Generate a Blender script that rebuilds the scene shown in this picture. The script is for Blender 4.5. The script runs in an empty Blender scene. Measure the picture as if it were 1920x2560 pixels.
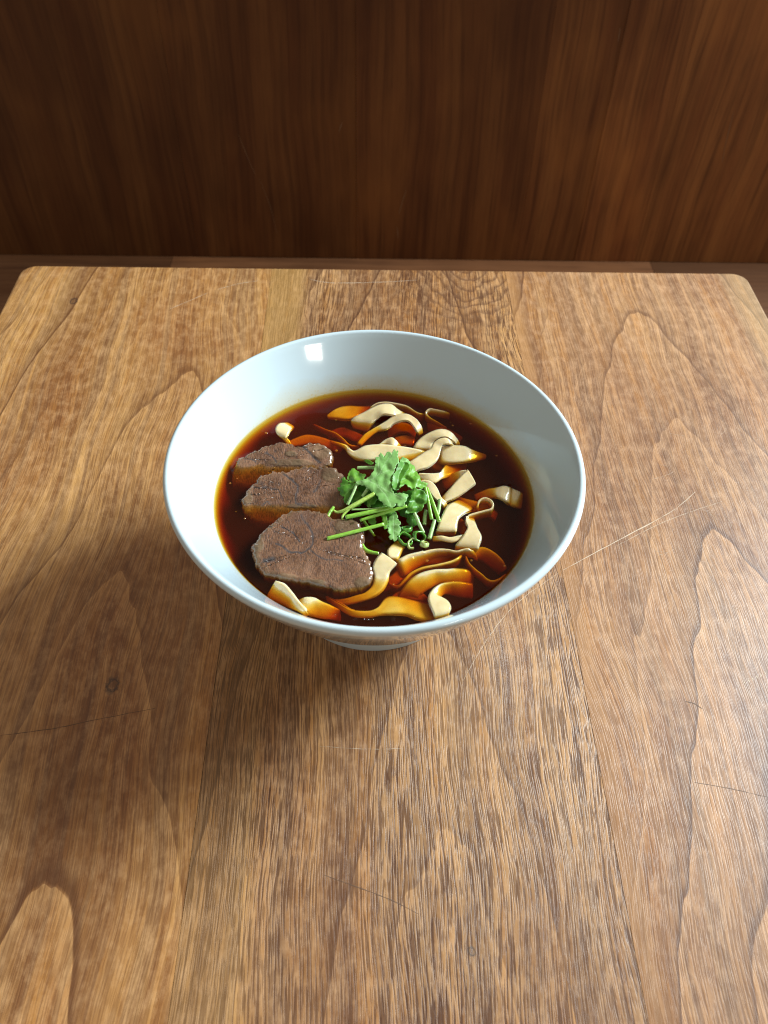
import bpy, bmesh, math, random
from mathutils import Vector, noise, kdtree, geometry
random.seed(7)
scn = bpy.context.scene
C = scn.collection

# ------------------------------------------------------------------ camera
FPX, PITCH, YAW, ROLL = 2073.6, 0.8516, 0.0344, 0.0305
CAM = Vector((-0.0054, -0.3234, 0.4310))
FW = Vector((math.sin(YAW)*math.cos(PITCH), math.cos(YAW)*math.cos(PITCH), -math.sin(PITCH)))
RT0 = Vector((math.cos(YAW), -math.sin(YAW), 0)); UP0 = RT0.cross(FW)
RT = math.cos(ROLL)*RT0 + math.sin(ROLL)*UP0
UP = -math.sin(ROLL)*RT0 + math.cos(ROLL)*UP0
cd = bpy.data.cameras.new('camera'); cam = bpy.data.objects.new('camera', cd); C.objects.link(cam)
from mathutils import Matrix
cam.matrix_world = Matrix(((RT.x, UP.x, -FW.x, CAM.x), (RT.y, UP.y, -FW.y, CAM.y), (RT.z, UP.z, -FW.z, CAM.z), (0, 0, 0, 1)))
cd.sensor_fit = 'VERTICAL'; cd.sensor_height = 36; cd.sensor_width = 27
cd.lens = FPX/2560*36
cd.clip_start = 0.01; cd.clip_end = 50
cd.dof.use_dof = True; cd.dof.focus_distance = 0.50; cd.dof.aperture_fstop = 12
scn.camera = cam

# ------------------------------------------------------------------ light
w = bpy.data.worlds.new('World'); scn.world = w; w.use_nodes = True
bg = w.node_tree.nodes['Background']; bg.inputs[0].default_value = (1.0, 0.86, 0.70, 1); bg.inputs[1].default_value = 0.30
def area(name, loc, target, sx, sy, power, col):
    l = bpy.data.lights.new(name, 'AREA'); l.shape = 'RECTANGLE'; l.size = sx; l.size_y = sy
    l.energy = power; l.color = col
    o = bpy.data.objects.new(name, l); C.objects.link(o); o.location = loc
    o.rotation_euler = (Vector(target)-Vector(loc)).to_track_quat('-Z', 'Y').to_euler()
    return o
area('window_light', (2.22, 0.98, 1.55), (0, 0, 0.03), 1.05, 1.05, 205, (0.82, 0.95, 1.0))
area('second_window_light', (1.55, -2.1, 1.55), (0, 0, 0.05), 0.42, 0.26, 7, (1.0, 0.95, 0.85))
scn.view_settings.view_transform = 'Standard'; scn.view_settings.look = 'None'
scn.view_settings.exposure = 0.0; scn.view_settings.gamma = 1.0; scn.view_settings.use_curve_mapping = False
scn.render.engine = 'CYCLES'
scn.cycles.use_denoising = True; scn.cycles.denoising_prefilter = 'NONE'; scn.cycles.filter_width = 1.1
scn.cycles.max_bounces = 12; scn.cycles.transparent_max_bounces = 16
scn.cycles.caustics_reflective = False; scn.cycles.caustics_refractive = False
scn.cycles.sample_clamp_indirect = 4.0

# ------------------------------------------------------------------ helpers
ZS = 0.0769                                   # height of the broth surface above the table
def un(x, y, z):                              # a point of the photograph put on the level z
    d = FW + RT*((x-960)/FPX) - UP*((y-1280)/FPX)
    return CAM + d*((z-CAM.z)/d.z)
VIEWS = {'1': (660, 980, 5.53), '2': (940, 980, 5.53), '3': (1060, 1140, 5.53), '4': (1060, 1320, 5.53),
         '5': (860, 1340, 5.53), '6': (640, 1380, 5.184), '8': (560, 1080, 4.1475), 'C': (780, 1080, 4.1475)}
def at(v, x, y, mm):
    ox, oy, s = VIEWS[v]
    return un(ox+x/s, oy+y/s, ZS+mm*0.001)
at0 = at
def tag(o, label, cat, group=None, kind=None):
    o['label'] = label; o['category'] = cat
    if group: o['group'] = group
    if kind: o['kind'] = kind
    return o
def mesh(name, verts, faces, mats, parent=None, smooth=True, fm=None):
    me = bpy.data.meshes.new(name); me.from_pydata([tuple(v) for v in verts], [], faces)
    for m in (mats if isinstance(mats, (list, tuple)) else [mats]): me.materials.append(m)
    if fm: me.polygons.foreach_set('material_index', fm)
    me.polygons.foreach_set('use_smooth', [smooth]*len(me.polygons)); me.update()
    o = bpy.data.objects.new(name, me); C.objects.link(o)
    if parent:
        o.parent = parent; o.location = (0, 0, 0) if parent.parent else -parent.location
    return o
def empty(name, loc):
    o = bpy.data.objects.new(name, None); C.objects.link(o); o.location = loc; o.empty_display_size = 0.02
    return o
def attr(o, name, vals):
    a = o.data.attributes.new(name, 'FLOAT', 'POINT'); a.data.foreach_set('value', vals)
def catmull(pts, n):
    out = []; P = [pts[0]] + list(pts) + [pts[-1]]
    for i in range(1, len(P)-2):
        p0, p1, p2, p3 = P[i-1], P[i], P[i+1], P[i+2]
        for k in range(n):
            t = k/n
            out.append(0.5*((2*p1) + (p2-p0)*t + (2*p0-5*p1+4*p2-p3)*t*t + (3*p1-p0-3*p2+p3)*t**3))
    out.append(P[-2].copy()); return out

class NB:                                      # small node builder
    def __init__(s, name):
        s.m = bpy.data.materials.new(name); s.m.use_nodes = True; s.t = s.m.node_tree
        s.b = s.t.nodes['Principled BSDF']; s.out = s.t.nodes['Material Output']
    def n(s, typ, **kw):
        x = s.t.nodes.new(typ)
        for k, v in kw.items(): setattr(x, k, v)
        return x
    def put(s, sock, v):
        if isinstance(v, bpy.types.NodeSocket): s.t.links.new(v, sock)
        elif isinstance(v, (tuple, list)) and sock.type == 'RGBA' and len(v) == 3: sock.default_value = (*v, 1)
        else: sock.default_value = v
    def math(s, op, a, b=None, c=None, clamp=False):
        x = s.n('ShaderNodeMath', operation=op, use_clamp=clamp); s.put(x.inputs[0], a)
        if b is not None: s.put(x.inputs[1], b)
        if c is not None: s.put(x.inputs[2], c)
        return x.outputs[0]
    def coords(s):
        tc = s.n('ShaderNodeTexCoord'); sp = s.n('ShaderNodeSeparateXYZ'); s.t.links.new(tc.outputs['Object'], sp.inputs[0])
        return sp.outputs[0], sp.outputs[1], sp.outputs[2], tc.outputs['Object']
    def vec(s, x, y, z=0.0):
        c = s.n('ShaderNodeCombineXYZ'); s.put(c.inputs[0], x); s.put(c.inputs[1], y); s.put(c.inputs[2], z); return c.outputs[0]
    def noise(s, v, scale=1.0, detail=2.0, rough=0.5, dist=0.0):
        x = s.n('ShaderNodeTexNoise'); s.put(x.inputs['Vector'], v); x.inputs['Scale'].default_value = scale
        x.inputs['Detail'].default_value = detail; x.inputs['Roughness'].default_value = rough; x.inputs['Distortion'].default_value = dist
        return x.outputs['Fac']
    def ramp(s, f, stops, interp='LINEAR'):
        x = s.n('ShaderNodeValToRGB'); s.put(x.inputs[0], f); e = x.color_ramp.elements; x.color_ramp.interpolation = interp
        while len(e) < len(stops): e.new(0.5)
        for el, (p, c) in zip(e, stops):
            el.position = p; el.color = (*c, 1) if isinstance(c, tuple) else (c, c, c, 1)
        return x.outputs[0]
    def mix(s, f, a, b, mode='MIX'):
        x = s.n('ShaderNodeMix', data_type='RGBA', blend_type=mode); s.put(x.inputs[0], f); s.put(x.inputs[6], a); s.put(x.inputs[7], b)
        return x.outputs[2]
    def att(s, name):
        x = s.n('ShaderNodeAttribute', attribute_name=name); return x.outputs['Fac']
    def bump(s, h, strength, dist, normal=None):
        x = s.n('ShaderNodeBump'); s.put(x.inputs['Height'], h); x.inputs['Strength'].default_value = strength; x.inputs['Distance'].default_value = dist
        if normal is not None: s.put(x.inputs['Normal'], normal)
        s.t.links.new(x.outputs[0], s.b.inputs['Normal']); return x.outputs[0]
    def set(s, **kw):
        for k, v in kw.items(): s.put(s.b.inputs[k.replace('_', ' ')], v)
        return s.m

# ------------------------------------------------------------------ wood
def wood(name, x0, apex, spacing, a, e, base, pale, dark, pore=0.5, extra=None, seed=0.0, dense=1.0, flip=1.0, tone=1.0, rough=0.38):
    """flat-sawn board, grain along Y: nested arches round the axis x0, tips at apex + k*spacing"""
    N = NB(name); x, y, z, o = N.coords()
    M = N.math
    w1 = N.noise(N.vec(M('MULTIPLY', x, 6.0), M('MULTIPLY', y, 3.2), seed), 1, 2)            # slow wander
    w2 = N.noise(N.vec(M('MULTIPLY', x, 30.0), M('MULTIPLY', y, 13.0), seed+3), 1, 2)
    jag = N.noise(N.vec(M('MULTIPLY', x, 42.0), M('MULTIPLY', y, 4.0), seed+7), 1, 2.5, 0.5)
    xw = M('ADD', x, M('ADD', M('MULTIPLY', M('SUBTRACT', w1, 0.5), 0.050), M('MULTIPLY', M('SUBTRACT', w2, 0.5), 0.012)))
    xs = M('ADD', x, M('MULTIPLY', M('SUBTRACT', w1, 0.5), 0.045))
    yw = M('ADD', y, M('MULTIPLY', M('SUBTRACT', jag, 0.5), 0.060))
    dx = M('SUBTRACT', xw, x0)
    hyp = M('SQRT', M('ADD', M('MULTIPLY', dx, dx), e*e))
    hy = M('MULTIPLY', M('SUBTRACT', hyp, e), a)
    hy = M('ADD', hy, M('MULTIPLY', M('MULTIPLY', dx, dx), 60.0*dense))
    t = M('ADD', hy, M('MULTIPLY', M('SUBTRACT', yw, apex), flip/spacing))
    t = M('ADD', t, M('MULTIPLY', N.noise(N.vec(M('MULTIPLY', t, 0.6), seed+11, 0), 1, 1), 1.6))
    t = M('ADD', t, 50.0)
    fr = M('SUBTRACT', 1.0, M('FRACT', t)); ring_id = M('FLOOR', t)
    wn = N.n('ShaderNodeTexWhiteNoise', noise_dimensions='1D'); N.put(wn.inputs['W'], ring_id)
    rv = wn.outputs['Value']
    # fine streaks and pores
    s0 = N.noise(N.vec(M('MULTIPLY', xs, 45.0), M('MULTIPLY', y, 1.1), seed+19), 1, 3, 0.6)
    s1 = N.noise(N.vec(M('MULTIPLY', xs, 190.0), M('MULTIPLY', y, 2.4), seed+20), 1, 3, 0.6)
    s2 = N.noise(N.vec(M('MULTIPLY', xs, 520.0), M('MULTIPLY', y, 7.0), seed+23), 1, 2, 0.6)
    p1 = N.noise(N.vec(M('MULTIPLY', xs, 1050.0), M('MULTIPLY', y, 34.0), seed+31), 1, 1, 0.4)
    p2 = N.noise(N.vec(M('MULTIPLY', xs, 1500.0), M('MULTIPLY', y, 85.0), seed+37), 1, 1, 0.5)
    patch = N.noise(N.vec(M('MULTIPLY', x, 11.0), M('MULTIPLY', y, 5.0), seed+41), 1, 3, 0.55)
    mott = N.noise(N.vec(M('MULTIPLY', x, 150.0), M('MULTIPLY', y, 90.0), seed+43), 1, 4, 0.65)
    col = N.mix(N.ramp(patch, [(0.38, 0.0), (0.62, 1.0)]), tuple(c*0.90 for c in base), tuple(c*1.03 for c in pale))
    col = N.mix(M('MULTIPLY', M('SUBTRACT', rv, 0.5, clamp=True), 0.32), col, dark)
    col = N.mix(M('MULTIPLY', M('SUBTRACT', 0.5, rv, clamp=True), 0.45), col, tuple(min(1, c*1.1+0.03) for c in pale))
    col = N.mix(M('MULTIPLY', N.ramp(s0, [(0.48, 0.0), (0.70, 1.0)]), 0.50), col, dark)
    col = N.mix(M('MULTIPLY', N.ramp(s0, [(0.28, 1.0), (0.46, 0.0)]), 0.50), col, tuple(c*m_ for c, m_ in zip(pale, (1.18, 1.12, 0.85))))
    s3 = N.noise(N.vec(M('MULTIPLY', xs, 75.0), M('MULTIPLY', y, 0.9), seed+61), 1, 2, 0.55)
    col = N.mix(M('MULTIPLY', N.ramp(s3, [(0.56, 0.0), (0.60, 1.0), (0.68, 1.0), (0.71, 0.0)]), 0.50), col, (0.43, 0.175, 0.040))
    col = N.mix(M('MULTIPLY', N.ramp(s3, [(0.30, 0.0), (0.34, 1.0), (0.42, 1.0), (0.45, 0.0)]), 0.45), col, (0.27, 0.155, 0.080))
    col = N.mix(M('MULTIPLY', N.ramp(s1, [(0.46, 0.0), (0.68, 1.0)]), 0.55), col, dark)
    col = N.mix(M('MULTIPLY', N.ramp(s1, [(0.24, 1.0), (0.44, 0.0)]), 0.40), col, tuple(min(1, c*1.2+0.02) for c in pale))
    col = N.mix(M('MULTIPLY', N.ramp(s2, [(0.50, 0.0), (0.64, 1.0)]), 0.50), col, dark)
    col = N.mix(M('MULTIPLY', M('SUBTRACT', mott, 0.43, clamp=True), 1.7), col, tuple(min(1, c*1.15+0.09) for c in pale))
    # growth-ring lines: slow darkening, thin dark late-wood line, pale line right after
    lv = M('SUBTRACT', M('MULTIPLY', M('FRACT', M('MULTIPLY', rv, 7.3)), 1.2), 0.10, clamp=True)
    col = N.mix(M('MULTIPLY', N.ramp(fr, [(0.0, 0.0), (0.50, 0.0), (0.92, 0.42), (0.965, 1.0), (0.99, 1.0), (1.0, 0.0)]), M('MULTIPLY', lv, 0.80)), col, tuple(c*0.70 for c in dark))
    col = N.mix(M('MULTIPLY', N.ramp(fr, [(0.0, 1.0), (0.04, 0.6), (0.13, 0.0), (1.0, 0.0)]), M('MULTIPLY', lv, 0.42)), col, tuple(min(1, c*1.25+0.04) for c in pale))
    pm = N.ramp(p1, [(0.51, 0.0), (0.58, 1.0)]); pm2 = N.ramp(p2, [(0.52, 0.0), (0.60, 1.0)])
    reg = N.ramp(N.noise(N.vec(M('MULTIPLY', x, 16.0), M('MULTIPLY', y, 5.0), seed+51), 1, 2), [(0.30, 0.55), (0.62, 1.0)])
    pf = M('MULTIPLY', M('MULTIPLY', M('ADD', M('MULTIPLY', pm, 0.80), M('MULTIPLY', pm2, 0.60), clamp=True), reg), pore)
    col = N.mix(pf, col, tuple(c*0.70 for c in dark))
    if extra: col = extra(N, x, y, col)
    if tone != 1.0: col = N.mix(1.0, col, (tone, tone, tone), 'MULTIPLY')
    col = N.mix(1.0, col, (1.0, 0.99, 0.97), 'MULTIPLY')
    worn = N.noise(N.vec(M('MULTIPLY', x, 9.0), M('MULTIPLY', y, 7.0), 77.0), 1, 4, 0.6)
    fine = N.noise(N.vec(M('MULTIPLY', x, 260.0), M('MULTIPLY', y, 190.0), 79.0), 1, 3, 0.6)
    ro = M('ADD', rough-0.10, M('ADD', M('MULTIPLY', worn, 0.16), M('MULTIPLY', fine, 0.10)))
    hgt = M('SUBTRACT', M('MULTIPLY', fine, 0.25), M('MULTIPLY', pf, 1.0))
    N.bump(hgt, 0.35, 0.0004)
    return N.set(Base_Color=col, Roughness=ro, Specular_IOR_Level=0.5, Coat_Weight=0.40, Coat_Roughness=0.30)
def spot(N, x, y, cx, cy, rx, ry, col, dark, amt=0.9):
    dx = N.math('DIVIDE', N.math('SUBTRACT', x, cx), rx); dy = N.math('DIVIDE', N.math('SUBTRACT', y, cy), ry)
    d = N.math('SQRT', N.math('ADD', N.math('MULTIPLY', dx, dx), N.math('MULTIPLY', dy, dy)))
    d = N.math('ADD', d, N.math('MULTIPLY', N.math('SUBTRACT', N.noise(N.vec(N.math('MULTIPLY', x, 400.0), N.math('MULTIPLY', y, 400.0)), 1, 2), 0.5), 0.9))
    f = N.ramp(d, [(0.0, 0.35), (0.35, 0.2), (0.62, 1.0), (0.8, 0.5), (1.0, 0.0)])
    return N.mix(N.math('MULTIPLY', f, amt), col, dark)

TAN, PALE, DARK = (0.335, 0.178, 0.083), (0.43, 0.265, 0.140), (0.135, 0.062, 0.028)
def exA(N, x, y, col):
    for s in ((-0.1514, -0.0806, 0.0045, 0.0065), (-0.262, 0.298, 0.004, 0.006), (-0.137, 0.112, 0.0028, 0.004)):
        col = spot(N, x, y, *s, col, (0.06, 0.03, 0.02))
    return col
def exB(N, x, y, col):
    band = N.math('MULTIPLY', N.ramp(N.math('MULTIPLY', N.math('ADD', x, 0.0925), 10.0), [(0.0, 1.0), (0.26, 0.9), (0.36, 0.0)]), N.ramp(N.math('ADD', y, 0.4), [(0.30, 0.35), (0.62, 1.0)]))
    col = N.mix(N.math('MULTIPLY', band, 0.55), col, (0.45, 0.25, 0.075))
    M = N.math
    ddx = M('SUBTRACT', x, 0.088); ddy = M('MULTIPLY', M('SUBTRACT', y, 0.372), 0.62)
    d = M('SQRT', M('ADD', M('MULTIPLY', ddx, ddx), M('MULTIPLY', ddy, ddy)))
    t2 = M('ADD', M('MULTIPLY', d, 120.0), M('MULTIPLY', N.noise(N.vec(M('MULTIPLY', x, 40.0), M('MULTIPLY', y, 25.0), 5.0), 1, 2), 2.6))
    ln = M('MULTIPLY', N.ramp(M('FRACT', t2), [(0.0, 0.0), (0.55, 0.1), (0.85, 1.0), (0.97, 0.8), (1.0, 0.0)]), N.ramp(M('MULTIPLY', d, 10.0), [(0.45, 1.0), (0.85, 0.0)]))
    col = N.mix(M('MULTIPLY', ln, 0.65), col, (0.10, 0.038, 0.016))
    return spot(N, x, y, 0.046, -0.222, 0.0026, 0.0026, col, (0.07, 0.045, 0.035))
def exC(N, x, y, col):
    band = N.ramp(N.math('MULTIPLY', N.math('SUBTRACT', x, 0.1235), 10.0), [(0.0, 1.0), (0.07, 0.8), (0.13, 0.0)])
    col = N.mix(N.math('MULTIPLY', band, 0.5), col, (0.40, 0.19, 0.065))
    sap = N.ramp(N.math('MULTIPLY', N.math('SUBTRACT', x, 0.318), 20.0), [(0.0, 0.0), (0.35, 1.0)])
    return N.mix(N.math('MULTIPLY', sap, 0.35), col, (0.50, 0.34, 0.17))
WA = wood('walnut_left', -0.160, -0.036, 0.190, 20.0, 0.014, (0.415, 0.168, 0.050), (0.60, 0.315, 0.108), (0.165, 0.055, 0.017), 0.45, exA, 1.0)
WB = wood('walnut_middle', 0.034, -0.196, 0.160, 22.0, 0.010, (0.365, 0.158, 0.055), (0.52, 0.275, 0.110), (0.120, 0.043, 0.018), 1.0, exB, 4.0, 1.4)
WC = wood('walnut_right', 0.232, 0.1250, 0.125, 23.0, 0.014, (0.380, 0.165, 0.062), (0.50, 0.265, 0.118), (0.145, 0.054, 0.022), 0.50, exC, 8.0)
WE = wood('walnut_underframe', 0.0, 0.0, 0.2, 20.0, 0.02, TAN, PALE, DARK, 0.5, None, 12.0, tone=0.7)

# ------------------------------------------------------------------ table
TX0, TX1, TYF, TYN, TTH = -0.3208, 0.3496, 0.3535, -0.62, 0.030
table = empty('table', (0.014, -0.13, -0.74))
tag(table, 'walnut table top with rounded corners carrying the noodle bowl', 'table')
def plank(name, x0, x1, mat, rl=0.0, rr=0.0):
    g = 0.00012; xa, xb = x0+(g if not rl else 0), x1-(g if not rr else 0)
    pts = []
    def corner(cx, cy, r, a0):
        if r == 0: pts.append((cx, cy)); return
        sx = 1 if cx > 0.1 else -1; sy = 1 if cy > 0 else -1
        for k in range(9):
            t = a0 + k*math.pi/16
            pts.append((cx-sx*r+r*math.cos(t), cy-sy*r+r*math.sin(t)))
    corner(xb, TYN, rr, -math.pi/2); corner(xb, TYF, rr, 0); corner(xa, TYF, rl, math.pi/2); corner(xa, TYN, rl, math.pi)
    bm = bmesh.new()
    f = bm.faces.new([bm.verts.new((px, py, 0)) for px, py in pts])
    r = bmesh.ops.extrude_face_region(bm, geom=[f])
    for v in [q for q in r['geom'] if isinstance(q, bmesh.types.BMVert)]: v.co.z = -TTH
    bmesh.ops.recalc_face_normals(bm, faces=bm.faces)
    top = [e for e in bm.edges if all(abs(v.co.z) < 1e-6 for v in e.verts)]
    lim = [e for e in top if not (abs(e.verts[0].co.x-e.verts[1].co.x) < 1e-6 and ((not rl and abs(e.verts[0].co.x-xa) < 1e-6) or (not rr and abs(e.verts[0].co.x-xb) < 1e-6)))]
    bmesh.ops.bevel(bm, geom=lim, offset=0.0022, segments=3, affect='EDGES', profile=0.5)
    me = bpy.data.meshes.new(name); bm.to_mesh(me); bm.free(); me.materials.append(mat)
    for p in me.polygons: p.use_smooth = False
    o = bpy.data.objects.new(name, me); C.objects.link(o); o.parent = table; o.location = -table.location
    return o
JAB, JBC = -0.0925, 0.1235
pa = plank('plank', TX0, JAB, WA, rl=0.014); pa['label'] = 'orange brown left plank with arched grain and a small knot'
pb = plank('plank', JAB, JBC, WB); pb['label'] = 'middle plank with coarse dark pores and a yellow streak at its far end'
pc = plank('plank', JBC, TX1, WC, rr=0.014); pc['label'] = 'right plank with nested arched grain and a pale outer edge'
def boxv(x0, x1, y0, y1, z0, z1):
    v = [(x, y, z) for x in (x0, x1) for y in (y0, y1) for z in (z0, z1)]
    f = [(0, 1, 3, 2), (4, 6, 7, 5), (0, 4, 5, 1), (2, 3, 7, 6), (0, 2, 6, 4), (1, 5, 7, 3)]
    return v, f
v, f = boxv(-0.045, 0.075, -0.20, -0.08, -0.70, -TTH-0.002); mesh('pedestal', v, f, WE, table, False)
v, f = boxv(-0.20, 0.23, -0.38, 0.12, -0.74, -0.702); mesh('base', v, f, WE, table, False)
# scratches cut through the finish
SCR = NB('bare_wood_scratch').set(Base_Color=(0.62, 0.48, 0.35), Roughness=0.7)
SCD = NB('dark_scratch').set(Base_Color=(0.13, 0.07, 0.04), Roughness=0.6)
K = 1920/1659
def scratch(pts, wmm, mat, par):
    P = catmull([un(px*K, py*K, 0.00006) for px, py in pts], 14); vs, fs = [], []
    for i, p in enumerate(P):
        t = (P[min(i+1, len(P)-1)]-P[max(i-1, 0)]).normalized(); s = Vector((-t.y, t.x, 0))
        u = i/(len(P)-1); ww = wmm*0.0009*(0.25+0.75*math.sin(math.pi*u)**0.5)*(0.6+0.8*noise.noise((i*0.7, wmm*9, 0)))
        p = p + s*0.0003*noise.noise((i*0.35, pts[0][0], 3))
        vs += [p+s*abs(ww), p-s*abs(ww)]
        if i: fs.append((2*i-2, 2*i-1, 2*i+1, 2*i))
    return mesh('scratch', vs, fs, mat, par, False)
scratch([(1215, 1232), (1330, 1170), (1450, 1105), (1502, 1062)], 0.40, SCR, pc)
scratch([(1330, 1180), (1440, 1125), (1560, 1083)], 0.22, SCR, pc)
scratch([(1208, 1237), (1120, 1300), (1060, 1370), (1000, 1470)], 0.20, SCR, pb)
scratch([(0, 1589), (120, 1573), (200, 1556), (335, 1530)], 0.35, SCD, pa)
scratch([(700, 1890), (760, 1912), (840, 1942), (905, 1975)], 0.30, SCD, pb)
scratch([(690, 1612), (790, 1618), (870, 1617)], 0.16, SCR, pb)
scratch([(1500, 1690), (1570, 1702), (1659, 1722)], 0.30, SCD, pc)
scratch([(1480, 1515), (1500, 1520), (1518, 1532)], 0.55, SCD, pc)
scratch([(668, 603), (720, 611), (830, 609), (900, 605)], 0.35, SCR, pb)
scratch([(470, 625), (520, 612), (560, 606)], 0.3, SCR, pa)
scratch([(365, 668), (420, 645), (450, 632)], 0.3, SCR, pa)
for k in range(8): scratch([(1606+k*9, 1470-k*4), (1610+k*9, 1478-k*4)], 0.5, SCR, pc)
for k in range(16):
    a = random.uniform(0, 6.28); L = random.uniform(15, 60); sx, sy = random.uniform(1430, 1640), random.uniform(880, 1500)
    scratch([(sx, sy), (sx+L*0.5*math.cos(a)+3, sy+L*0.4*math.sin(a)), (sx+L*math.cos(a), sy+L*0.7*math.sin(a))], 0.14, SCR, pc)

# ------------------------------------------------------------------ bench behind the table
def panel_mat(name, base, pale, dark, seed, axis):
    N = NB(name); x, y, z, o = N.coords(); M = N.math
    u, l = (x, z) if axis == 'Z' else (y, x)
    wv = N.noise(N.vec(M('MULTIPLY', u, 5.0), M('MULTIPLY', l, 2.0), seed), 1, 2)
    uw = M('ADD', u, M('MULTIPLY', M('SUBTRACT', wv, 0.5), 0.05))
    a1 = N.noise(N.vec(M('MULTIPLY', uw, 26.0), M('MULTIPLY', l, 1.3), seed+2), 1, 3, 0.6)
    a2 = N.noise(N.vec(M('MULTIPLY', uw, 150.0), M('MULTIPLY', l, 3.5), seed+4), 1, 3, 0.6)
    a3 = N.noise(N.vec(M('MULTIPLY', uw, 700.0), M('MULTIPLY', l, 30.0), seed+5), 1, 2, 0.6)
    col = N.mix(N.ramp(a1, [(0.30, 0.0), (0.70, 1.0)]), base, pale)
    col = N.mix(M('MULTIPLY', N.ramp(a2, [(0.45, 0.0), (0.70, 1.0)]), 0.55), col, dark)
    col = N.mix(M('MULTIPLY', N.ramp(a2, [(0.18, 1.0), (0.38, 0.0)]), 0.25), col, tuple(c*1.4 for c in pale))
    col = N.mix(M('MULTIPLY', N.ramp(a3, [(0.50, 0.0), (0.65, 1.0)]), 0.15), col, dark)
    big = N.noise(N.vec(M('MULTIPLY', u, 9.0), M('MULTIPLY', l, 3.5), seed*0.0+31), 1, 3, 0.6)
    col = N.mix(M('MULTIPLY', N.ramp(big, [(0.48, 0.0), (0.72, 1.0)]), 0.65), col, dark)
    col = N.mix(M('MULTIPLY', N.ramp(big, [(0.25, 1.0), (0.46, 0.0)]), 0.6), col, tuple(c*k_ for c, k_ in zip(pale, (1.35, 1.3, 1.1))))
    smear = N.noise(N.vec(M('MULTIPLY', x, 7.0), M('MULTIPLY', z if axis == 'Z' else y, 5.0), seed+9), 1, 4, 0.6)
    return N.set(Base_Color=col, Roughness=M('ADD', 0.42, M('MULTIPLY', smear, 0.25)), Specular_IOR_Level=0.22)
bench = empty('bench', (0.05, 0.62, -0.27))
tag(bench, 'dark brown wooden bench with a tall back panel behind the table', 'bench')
YB = 0.806
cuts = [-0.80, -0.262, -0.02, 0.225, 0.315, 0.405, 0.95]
light_tones = [0.78, 0.88, 1.0, 1.2, 1.6, 1.5]  # board tones, rising rightward: window light painted into the wood colour
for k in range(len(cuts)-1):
    t = light_tones[k]
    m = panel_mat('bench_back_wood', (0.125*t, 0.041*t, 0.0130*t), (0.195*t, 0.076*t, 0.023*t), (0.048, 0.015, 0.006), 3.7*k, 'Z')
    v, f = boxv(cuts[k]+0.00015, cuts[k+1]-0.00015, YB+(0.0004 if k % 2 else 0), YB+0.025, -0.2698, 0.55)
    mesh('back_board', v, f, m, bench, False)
SCW = NB('panel_scuff').set(Base_Color=(0.20, 0.10, 0.045), Roughness=0.6)
boards = [o for o in bench.children if o.name.startswith('back_board')]
def wallpt(px, py):
    d = FW + RT*((px*K-960)/FPX) - UP*((py*K-1280)/FPX); return CAM + d*((YB-0.0002-CAM.y)/d.y)
for pts, wmm in (([(515, 290), (535, 340), (552, 378)], 1.0), ([(560, 385), (585, 450), (598, 505)], 0.9), ([(878, 410), (868, 440), (862, 462)], 1.6), ([(858, 490), (860, 515)], 1.8), ([(740, 262), (732, 285)], 1.4), ([(1585, 240), (1570, 300), (1560, 350)], 1.0), ([(1340, 60), (1335, 90)], 1.2)):
    P = catmull([wallpt(*q) for q in pts], 8); vs, fs = [], []
    for i, p in enumerate(P):
        wv = wmm*0.0005*(0.4+0.6*math.sin(math.pi*i/(len(P)-1)))*(0.6+0.8*abs(noise.noise((i*0.9, pts[0][0], 1))))
        vs += [p+Vector((wv, 0, 0)), p-Vector((wv, 0, 0))]
        if i: fs.append((2*i-2, 2*i-1, 2*i+1, 2*i))
    own = next(b for b in boards if min(v.co.x for v in b.data.vertices) <= P[0].x <= max(v.co.x for v in b.data.vertices))
    so = mesh('scuff', vs, fs, SCW); so.parent = own
v, f = boxv(-0.80, 0.95, YB+0.0255, YB+0.04, -0.72, 0.55); mesh('back_support', v, f, WE, bench, False)
sc = [-0.80, -0.30, 0.432, 0.95]
for k in range(3):
    t = (0.75, 1.25, 0.65)[k]
    m = panel_mat('bench_seat_wood', (0.16*t, 0.062*t, 0.024*t), (0.22*t, 0.095*t, 0.042*t), (0.06, 0.022, 0.010), 21+2.3*k, 'Y')
    v, f = boxv(sc[k]+0.0003, sc[k+1]-0.0003, 0.40, YB-0.0006, -0.305, -0.27)
    mesh('seat_board', v, f, m, bench, False)
v, f = boxv(-0.78, 0.93, 0.45, YB-0.002, -0.72, -0.307); mesh('seat_box', v, f, WE, bench, False)
N = NB('floor_wood'); N.set(Base_Color=(0.05, 0.025, 0.014), Roughness=0.6)
v, f = boxv(-1.2, 1.3, -1.2, 1.2, -0.78, -0.742); fl = mesh('floor', v, f, N.m, None, False); fl['kind'] = 'structure'

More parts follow.
